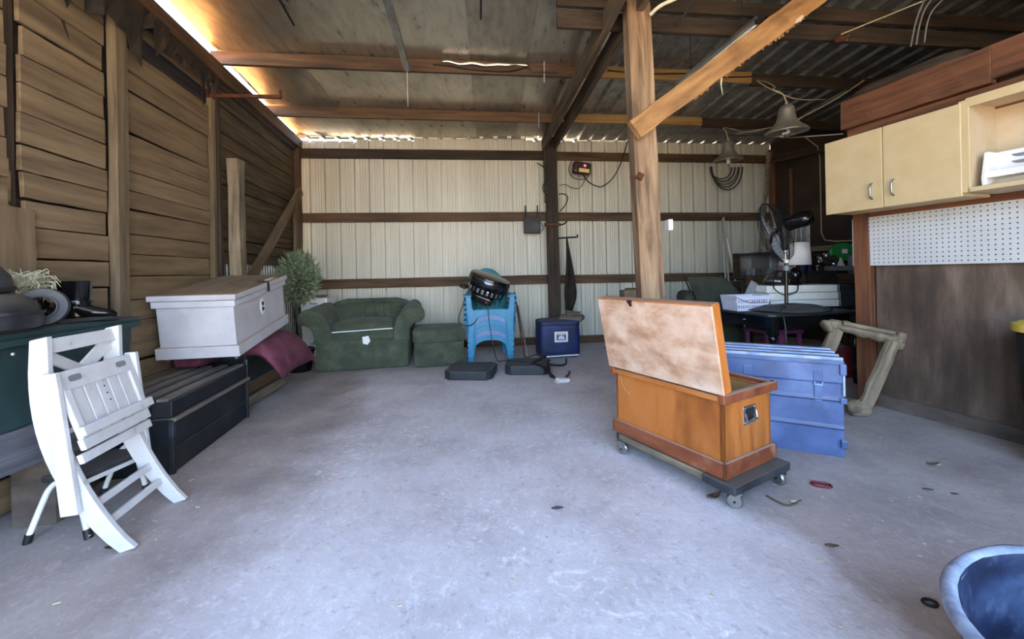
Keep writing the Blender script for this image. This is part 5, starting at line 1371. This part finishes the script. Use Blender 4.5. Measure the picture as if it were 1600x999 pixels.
# ================================================================== alcove at the back right
tbl = thing('table', 'black wooden table with turned legs behind the blue trunk', 'table', (2.47, 3.83, 0), rad(13))
TW, TD = 1.12, 1.0
obj('tabletop', MB().prism([(0, .05), (.05, 0), (TW - .05, 0), (TW, .05), (TW, TD), (0, TD)], .725, .75, 'z'), 'black_dusty', tbl, bevel=.006)
obj('apron', MB().box((TW / 2, .05, .665), (TW - .12, .022, .115)), 'black_gloss', tbl, bevel=.003)
obj('apron', MB().box((.05, TD / 2, .665), (.022, TD - .12, .115)), 'black_gloss', tbl, bevel=.003)
obj('apron', MB().box((TW - .05, TD / 2, .665), (.022, TD - .12, .115)), 'black_gloss', tbl, bevel=.003)
obj('knob', MB().rbox((.018, .03, .018), .008, 4, (.033, TD * .38, .67)), 'chrome', tbl, smooth=60)
lp = [(.02, 0), (.026, .05), (.028, .12), (.022, .16), (.034, .19), (.030, .22), (.036, .30), (.044, .38), (.040, .44), (.026, .48), (.038, .50), (.038, .52), (.03, .535), (.045, .545)]
for x, y in ((.05, .05), (TW - .05, .05), (.05, TD - .06), (TW - .05, TD - .06)):
    l = obj('leg', MB().lathe(lp, 18, (x, y, 0)), 'black_gloss', tbl, smooth=50)
    obj('leg_block', MB().box((x, y, .635), (.08, .08, .18)), 'black_gloss', l, bevel=.004)
ct, st_ = math.cos(rad(13)), math.sin(rad(13))
def ont(x, y, z=.75): return (2.47 + x * ct - y * st_, 3.83 + x * st_ + y * ct, z)
# fan
fn_ = thing('pedestal_fan', 'black pedestal fan standing on the black table, seen edge-on', 'fan', (2.86, 4.2, .75))
base = MB().lathe([(0, 0), (.24, 0), (.245, .012), (.22, .03), (.10, .045), (.04, .06), (.022, .065), (.022, .07), (0, .07)], 30)
obj('base', base, 'black_dusty', fn_, smooth=50)
obj('pole', MB().tube([(0, 0, .06), (.005, 0, .50)], .017, 12), 'black_gloss', fn_, smooth=60)
obj('collar', MB().lathe([(.017, 0), (.028, 0), (.028, .05), (.017, .05)], 16, (.005, 0, .42)), 'grey_plastic', fn_, smooth=40)
obj('collar', MB().lathe([(.014, 0), (.026, 0), (.026, .035), (.014, .035)], 16, (.003, 0, .50)), 'white', fn_, smooth=40)
obj('inner_tube', MB().tube([(.003, 0, .50), (-.005, 0, .80)], .010, 10), 'chrome', fn_, smooth=60)
obj('neck', MB().rbox((.07, .06, .26), .02, 5, (-.005, 0, .76)).map(lambda p: Vector((p.x * (.7 + .5 * (p.z - .63) / .26) , p.y, p.z))), 'black', fn_, smooth=60)
ax = Vector((-.62, .74, -.26)).normalized()     # the way the fan faces
Rf = ax.to_track_quat('Z', 'Y').to_matrix()
hc = Vector((.02, 0, .90))
obj('motor', MB().lathe([(0, -.24), (.04, -.235), (.066, -.215), (.078, -.17), (.08, -.02), (.07, 0), (0, 0)], 24, hc, R=Rf), 'black_gloss', fn_, smooth=50)
cc = hc + ax * .11 + Vector((0, 0, -.045))
cg = obj('cage_rim', MB().tube([cc + Rf @ Vector((.33 * math.cos(a), .33 * math.sin(a), 0)) for a in [k * PI / 20 for k in range(40)]], .008, 6, closed=True), 'black', fn_, smooth=60)
for nm, sgn, dep in (('cage_front', 1, .075), ('cage_back', -1, .085)):
    mb = MB()
    for k in range(44):
        a = 2 * PI * k / 44
        mb.tube([cc + Rf @ Vector((r * math.cos(a), r * math.sin(a), sgn * dep * z)) for r, z in ((.33, 0), (.31, .55), (.23, .95), (.06, 1.05))], .0018, 4, cap=False)
    for r, z in ((.06, 1.05), (.16, .98), (.29, .75)):
        mb.tube([cc + Rf @ Vector((r * math.cos(a), r * math.sin(a), sgn * dep * z)) for a in [k * PI / 14 for k in range(28)]], .0025, 4, closed=True)
    tag(obj(nm, mb, 'black', fn_, smooth=60, weld=False), kind='stuff')
obj('front_cap', MB().lathe([(0, .09), (.055, .085), (.06, .075), (.055, .07), (0, .07)], 20, cc, R=Rf), 'grey_plastic', fn_, smooth=50)
for k in range(4):
    a0 = k * PI / 2 + .4
    obj('blade', MB().grid(lambda u, v: cc + Rf @ Vector(((.04 + .25 * u) * math.cos(a0 + (v - .5) * (.5 + .7 * u)), (.04 + .25 * u) * math.sin(a0 + (v - .5) * (.5 + .7 * u)), .05 * (v - .5))), 6, 6), 'grey_plastic', fn_, smooth=60, solid=.004)
wire('fan_cord', [(2.74, 4.02, .76), (2.68, 3.97, .82), (2.62, 3.93, .765), (2.585, 3.84, .74), (2.58, 3.80, .55), (2.585, 3.82, .3), (2.61, 3.9, .02)], .006, 'cord_black', None, 'black cord hanging off the front of the black table', 'cord')
def drape(u, v):
    a = 2 * PI * v
    r = .05 + .33 * u * (1 + .12 * math.sin(3 * a + 1))
    return (r * math.cos(a) * 1.12, r * math.sin(a) * .8, .062 * (1 - u) ** .8 + .012 + .012 * math.sin(5 * a + 4 * u) * (1 - abs(2 * u - 1)))
o = obj('dark_sheet', MB().grid(drape, 10, 36), 'black_dusty', None, (2.90, 4.18, .752), (0, 0, .2), smooth=70, solid=.003)
tag(o, 'crumpled dark plastic sheet around the fan base on black table', 'sheet')
# basket
bk_ = thing('plastic_basket', 'pale lilac plastic basket on the left end of black table', 'basket', ont(.18, .52), rad(6))
mb = MB()
def wall(p0, p1, q0, q1):
    for i in range(12):
        for j, (a, b2) in enumerate(((0, .08), (.12, .44), (.52, .84), (.88, 1))):
            pass
w_, d_, h_ = .34, .24, .155
cells = 14
for (ax0, ay0, ax1, ay1, k) in ((-w_ / 2, -d_ / 2, w_ / 2, -d_ / 2, 14), (w_ / 2, -d_ / 2, w_ / 2, d_ / 2, 10), (w_ / 2, d_ / 2, -w_ / 2, d_ / 2, 14), (-w_ / 2, d_ / 2, -w_ / 2, -d_ / 2, 10)):
    vs, fs = [], []
    zs = [0, .03, .06, .085, .12, h_]
    for i in range(2 * k + 1):
        t = i / (2 * k)
        for z in zs:
            f_ = 1 + .12 * z / h_
            vs.append(((ax0 + (ax1 - ax0) * t) * f_, (ay0 + (ay1 - ay0) * t) * f_, z))
    nzs = len(zs)
    for i in range(2 * k):
        for j in range(nzs - 1):
            if i % 2 == 1 and j in (1, 3): continue
            fs.append((i * nzs + j, (i + 1) * nzs + j, (i + 1) * nzs + j + 1, i * nzs + j + 1))
    mb.add(vs, fs)
mb.add([(-w_ / 2, -d_ / 2, 0), (w_ / 2, -d_ / 2, 0), (w_ / 2, d_ / 2, 0), (-w_ / 2, d_ / 2, 0)], [(0, 1, 2, 3)])
obj('body', mb, 'lilac_plastic', bk_, solid=.006)
obj('rim', MB().tube([(-w_ / 2 * 1.12, -d_ / 2 * 1.12, h_), (w_ / 2 * 1.12, -d_ / 2 * 1.12, h_), (w_ / 2 * 1.12, d_ / 2 * 1.12, h_), (-w_ / 2 * 1.12, d_ / 2 * 1.12, h_)], .007, 6, closed=True), 'lilac_plastic', bk_)
obj('wire_handle', MB().tube([(-w_ / 2 * 1.1, -d_ / 2 * 1.14, h_ - .01), (-.05, -d_ / 2 * 1.14, .085), (w_ / 2 * 1.1, -d_ / 2 * 1.14, .085)], .003, 5), 'iron', bk_)
# flat white boxes with dark ends
for k, nm in enumerate(('bottom', 'middle', 'top')):
    t = thing('flat_box', 'long flat white box on black table, %s of the stack of three' % nm, 'box', (2.90 - .012 * (k == 1) - .03 * (k == 2), 4.53, .752 + k * .083), rad(1.5 - k * .6), group='flat white boxes on the black table')
    obj('body', MB().box((.41, .16, .04), (.82, .32, .078)), 'white', t, bevel=.003)
    obj('end_cap', MB().box((.90, .16, .04), (.15, .322, .080)), 'black_dusty', t, bevel=.004)
    obj('end_strip', MB().box((.80, -.003, .04), (.014, .006, .078)), 'steel', t)
o = obj('red_can', MB().lathe([(0, 0), (.045, 0), (.047, .008), (.047, .10), (.04, .11), (0, .11)], 20), 'red', None, (2.83, 4.50, .752), smooth=40)
tag(o, 'small red can squeezed between lilac basket and the white boxes', 'can')
o = obj('grey_board', MB().box((0, 0, .15), (.10, .014, .30), RY(.5)), 'grey_plastic', None, (2.78, 4.72, .755), (0, 0, .1), bevel=.003)
tag(o, 'grey board leaning behind the lilac basket on the black table', 'board')
# clear bowl-like cage lamp
t = thing('glass_cover', 'clear glass dome with black wire ribs lying on white boxes', 'cover', (3.12, 4.66, 1.005), rot=(.0, .14, .2))
obj('dome', MB().lathe([(.20, 0), (.205, .02), (.185, .08), (.13, .13), (.06, .15), (0, .153)], 28, sx=1.0, sy=.7), 'glass', t, smooth=60, solid=.004)
for k in range(5):
    a = -.9 + k * .45
    obj('rib', MB().tube([Vector((math.sin(a) * .02 + .20 * math.cos(b_) * 1.03 * math.cos(a), .14 * 1.03 * math.cos(b_) * math.sin(a), .158 * math.sin(b_))) for b_ in [i * PI / 12 for i in range(13)]], .005, 5), 'black', t, smooth=60)
obj('rim', MB().tube([(.207 * math.cos(a), .145 * math.sin(a), .004) for a in [k * PI / 14 for k in range(28)]], .006, 5, closed=True), 'black', t, smooth=60)
wire('lamp_cord', [(2.97, 4.56, 1.03), (2.92, 4.48, .97), (3.00, 4.44, .90), (3.15, 4.46, .93), (3.20, 4.50, 1.01)], .007, 'cord_black', None, 'black cord loop hanging over the front of the white boxes', 'cord')
# lamp
lt_ = thing('table_lamp', 'table lamp with white drum shade and dark base behind pedestal fan', 'lamp', (3.28, 4.66, 1.004))
obj('shade', MB().lathe([(.156, .225), (.146, .48)], 36), 'shade', lt_, smooth=60, solid=.004)
obj('stem', MB().tube([(0, 0, .10), (0, 0, .33)], .008, 8), 'steel', lt_, smooth=60)
obj('base', MB().lathe([(0, 0), (.07, 0), (.075, .015), (.04, .03), (.06, .07), (.065, .12), (.04, .18), (.015, .20), (0, .2)], 24), 'black_gloss', lt_, smooth=50)
obj('bulb', MB().lathe([(0, .42), (.025, .41), (.03, .38), (.015, .33), (0, .33)], 14), 'white', lt_, smooth=60)
obj('finial', MB().tube([(0, 0, .46), (0, 0, .50)], .006, 8), 'iron', lt_, smooth=60)
# dark folded recliner
rc = thing('folded_recliner', 'dark olive canvas recliner folded by the back wall beside black table', 'chair', (2.35, 5.05, 0))
obj('back_panel', MB().prism([(-.12, 1.11), (.33, 1.10), (.42, 1.02), (.55, .80), (.53, .52), (.0, .52), (-.02, .70)], -.02, .02, 'y').map(lambda p: Vector((p.x, p.y + (p.z - .5) * .35 - .12 + .012 * math.sin(p.x * 9), p.z))), 'canvas_dark', rc, bevel=.008)
obj('side_bag', MB().rbox((.20, .34, .62), .08, 8, (-.06, .22, .62), nz=.015), 'canvas_dark', rc, smooth=70)
obj('seat_panel', MB().rbox((.62, .30, .42), .08, 8, (.22, .05, .34), nz=.02), 'canvas_dark', rc, smooth=70)
obj('frame_tube', MB().tube(spline([(-.13, .16, 1.13), (-.02, .03, .72), (.0, -.02, .5), (.05, -.1, .2), (.08, -.14, .01)], 4), .012, 8), 'iron', rc, smooth=60)
obj('frame_tube', MB().tube(spline([(.35, .16, 1.12), (.56, .02, .82), (.56, -.04, .5), (.5, -.1, .01)], 4), .012, 8), 'iron', rc, smooth=60)
t = thing('card_box', 'brown cardboard box standing by back wall behind the orange lid', 'box', (1.72, 5.9, 0), .1)
obj('body', MB().box((0, 0, .46), (.24, .2, .92)), 'card', t, bevel=.004)
obj('flap', MB().box((.0, -.09, .93), (.23, .10, .006), RX(-.5)), 'card', t)
o = obj('lime_bag', MB().rbox((.34, .26, .30), .10, 8, nz=.03), 'lime', None, (2.46, 4.75, .16), smooth=70)
tag(o, 'lime green cloth bag on the floor under the black table', 'bag')
# plum legged stool under the table
t = thing('plum_stool', 'plum painted stool pushed under the black table', 'stool', (2.98, 4.62, 0), .15)
obj('seat', MB().rbox((.46, .40, .05), .02, 5, (0, 0, .49)), 'purple', t, smooth=50)
for x, y, w_ in ((-.20, -.15, .035), (.20, -.15, .035), (-.20, .15, .035), (.20, .15, .035), (-.02, -.14, .075)):
    obj('leg', MB().box((x, y, .235), (w_, .04, .47)), 'purple', t, bevel=.003)
t = thing('red_bucket', 'dark red bucket on the floor behind the corner post', 'bucket', (3.62, 4.45, 0))
obj('pail', MB().lathe([(0, .0), (.12, 0), (.15, .29), (.158, .295), (.158, .31), (.145, .31), (.115, .02), (0, .015)], 26), 'red', t, smooth=45)
obj('bail', MB().tube([(.152 * math.cos(a), .05, .30 - .13 * math.sin(a)) for a in [k * PI / 12 for k in range(13)]], .004, 5), 'steel', t, smooth=60)
# shelf bench against the far wall with tote, bottles etc.
sh = thing('workbench', 'dark brown plank workbench along the back right corner', 'bench', (3.50, 6.0, 0), rad(3))
obj('top_plank', MB().box((.875, .17, 1.06), (1.80, .40, .05)), 'lumber_dark', sh, bevel=.004)
obj('front_board', MB().box((.875, -.03, 1.02), (1.80, .04, .15)), 'lumber', sh, bevel=.004)
for x in (.04, 1.60):
    obj('leg', MB().box((x, .30, .5), (.09, .09, 1.0)), 'lumber_dark', sh)
    obj('leg', MB().box((x, .05, .5), (.09, .09, 1.0)), 'lumber_dark', sh)
obj('back_board', MB().box((.72, .36, 1.26), (1.40, .02, .36)), 'lumber_dark', sh)
def onb(x, y, z=1.086): return (3.50 + x * .9986 - y * .052, 6.0 + x * .052 + y * .9986, z)
t = thing('storage_tote', 'cloudy clear plastic tote with dark red lid on the workbench', 'tote', onb(.30, .17), .05)
obj('body', MB().box((0, 0, .15), (.40, .28, .30), None, (1.08, 1.08)), 'plastic_clear', t, bevel=.012)
obj('lid', MB().rbox((.46, .33, .05), .015, 4, (0, 0, .325)), 'black_dusty', t, smooth=50)
obj('lid_insert', MB().box((.05, -.02, .353), (.24, .2, .01)), 'red', t, bevel=.003)
for k in range(4):
    o = obj('white_bundle', MB().rbox((.075, .08, .10), .03, 5, nz=.012), ('white', 'dusty_cloth', 'fluff', 'white')[k], None, (onb(.17 + k * .085, .16)[0], onb(.17 + k * .085, .16)[1], 1.145), smooth=60)
    tag(o, 'cloth bundle inside the clear tote, %s from left' % ('first', 'second', 'third', 'fourth')[k], 'cloth', 'bundles in the clear tote')
def bottle(lab, x, y, r, h, m, cap='white'):
    t = thing('bottle', lab, 'bottle', onb(x, y))
    obj('body', MB().lathe([(0, 0), (r, 0), (r * 1.03, .01), (r * 1.03, h * .68), (r * .8, h * .8), (r * .45, h * .86), (r * .45, h * .9), (0, h * .9)], 18), m, t, smooth=45)
    obj('cap', MB().lathe([(0, h), (r * .5, h), (r * .55, h * .98), (r * .55, h * .87), (0, h * .87)], 16), cap, t, smooth=45)
    return t
bottle('pink plastic bottle on the workbench right of the clear tote', .55, -.0, .055, .26, 'pink', 'pink')
t = bottle('grey and white spray can on the workbench beside pink bottle', .70, .0, .036, .22, 'grey_plastic')
obj('paper_band', MB().lathe([(.038, .05), (.038, .12)], 18), 'white', t, smooth=45)
bottle('small white bottle on workbench between pink bottle and spray can', .63, -.01, .022, .10, 'white')
bottle('dark blue bottle under the lamp shade on the workbench', .88, .02, .05, .24, 'cooler', 'black')
bottle('slim dark blue bottle beside the other blue one on the workbench', 1.0, .03, .04, .20, 'cooler', 'black')
bottle('small clear dropper bottle on the workbench under the lamp shade', 1.10, -.01, .028, .14, 'plastic_clear')
t = thing('hose_reel', 'bright green round plastic reel on the workbench by corner post', 'reel', onb(1.52, .02, 1.42))
Rr = RX(PI / 2)
obj('disc', MB().lathe([(0, -.03), (.17, -.03), (.185, -.015), (.185, .015), (.17, .03), (0, .03)], 30, R=Rr, sx=1.1, sy=.75), 'green', t, smooth=40)
obj('sticker', MB().box((.01, -.033, .01), (.085, .004, .065)), 'paper', t)
t = thing('ribbed_stand', 'grey ribbed plastic stand below the green reel on the workbench', 'stand', onb(1.50, -.06), .05)
obj('base', MB().box((-.10, 0, .09), (.40, .16, .07)), 'grey_plastic', t, bevel=.006)
for k in range(4):
    obj('upright', MB().box((.065 + k * .035, -.02, .14), (.024, .10, .28)), 'grey_plastic', t, bevel=.003)
obj('funnel', MB().lathe([(.05, 0), (.012, .11), (.01, .12)], 14, (-.08, 0, .125)), 'white', t, smooth=50)
rg = random.Random(3)
t = thing('metal_clutter', 'tangled shiny metal parts in dark sacking on workbench behind lamp', 'scrap', onb(1.22, .10))
obj('sack', MB().rbox((.46, .30, .32), .12, 10, (-.02, .02, .0), nz=.05, nsc=6), 'tar', t, smooth=60)
obj('sack', MB().rbox((.40, .2, .34), .09, 10, (-.12, -.20, -.13), nz=.05, nsc=6), 'tar', t, smooth=60)
for k in range(7):
    c = Vector((rg.uniform(-.12, .16), rg.uniform(-.16, -.05), rg.uniform(.10, .26)))
    R = RZ(rg.uniform(0, 3)) @ RX(rg.uniform(.4, 1.6))
    obj('metal_ring', MB().tube([c + R @ Vector((.055 * math.cos(a), .055 * math.sin(a), 0)) for a in [i * PI / 8 for i in range(16)]], .010, 6, closed=True), 'chrome' if k % 2 else 'iron', t, smooth=60)
obj('pan', MB().lathe([(0, 0), (.09, .0), (.11, .04), (.115, .04), (.095, -.006), (0, -.006)], 20, (.02, -.12, .2), R=RX(1.1)), 'chrome', t, smooth=45)
# long handled sticks in the corner
for k, (a, b2, r, m, lab, cat) in enumerate((
        ((4.36, 6.75, 3.13), (3.98, 6.5, 1.09), .030, 'old_wood', 'long grey pole leaning into the back corner behind the fan', 'pole'),
        ((3.44, 6.55, 2.0), (3.36, 6.25, .01), .014, 'steel', 'thin pale metal handle standing left of the workbench, leftmost', 'handle'),
        ((3.50, 6.62, 2.05), (3.43, 6.25, .01), .016, 'cord_tan', 'thin tan handle standing left of the workbench, second', 'handle'),
        ((3.56, 6.64, 1.7), (3.46, 5.90, .01), .015, 'white', 'thin white handle standing left of the workbench, third', 'handle'))):
    t = thing('long_handle' if k else 'wooden_pole', lab, cat, b2)
    B = Vector(b2)
    obj('shaft', MB().tube([Vector(b2) - B, (Vector(a) - B)], r, 8), m, t, smooth=60)
    if k == 0:
        obj('blade', MB().bar(Vector(a) - B - Vector((.14, .1, .75)), Vector(a) - B, .05, .09), m, t, bevel=.006)
    else:
        obj('ferrule', MB().tube([(0, 0, .02), (.004, .02, .2)], r * 1.4, 8), 'steel', t, smooth=60)
t = thing('wooden_mallet', 'wooden mallet leaning behind the fan by the dark brown wall', 'mallet', onb(.86, .33, 1.09))
obj('handle', MB().bar((0, 0, 0), (.10, .05, .72), .05, .03), 'lumber_new', t, bevel=.008)
obj('head', MB().bar((-.14, 0, .44), (.10, .04, .56), .09, .07), 'cream_in', t, bevel=.012)
t = thing('metal_panel_box', 'grey louvred metal panel on the dark brown alcove wall', 'panel', (4.86, 6.80, 1.78), AR)
obj('plate', MB().box((0, 0, .02), (.34, .03, .40)), 'steel', t, bevel=.004)
for k in range(4):
    obj('rib', MB().box((-.12 + k * .08, -.018, .02), (.02, .012, .36)), 'steel', t, bevel=.002)
o = obj('shelf_board', MB().box((0, 0, 0), (.9, .10, .08)), 'old_wood', None, (5.08, 6.42, 1.50), (0, 0, AR), bevel=.004)
tag(o, 'pale wooden batten along the dark brown alcove wall under the conduit', 'board')
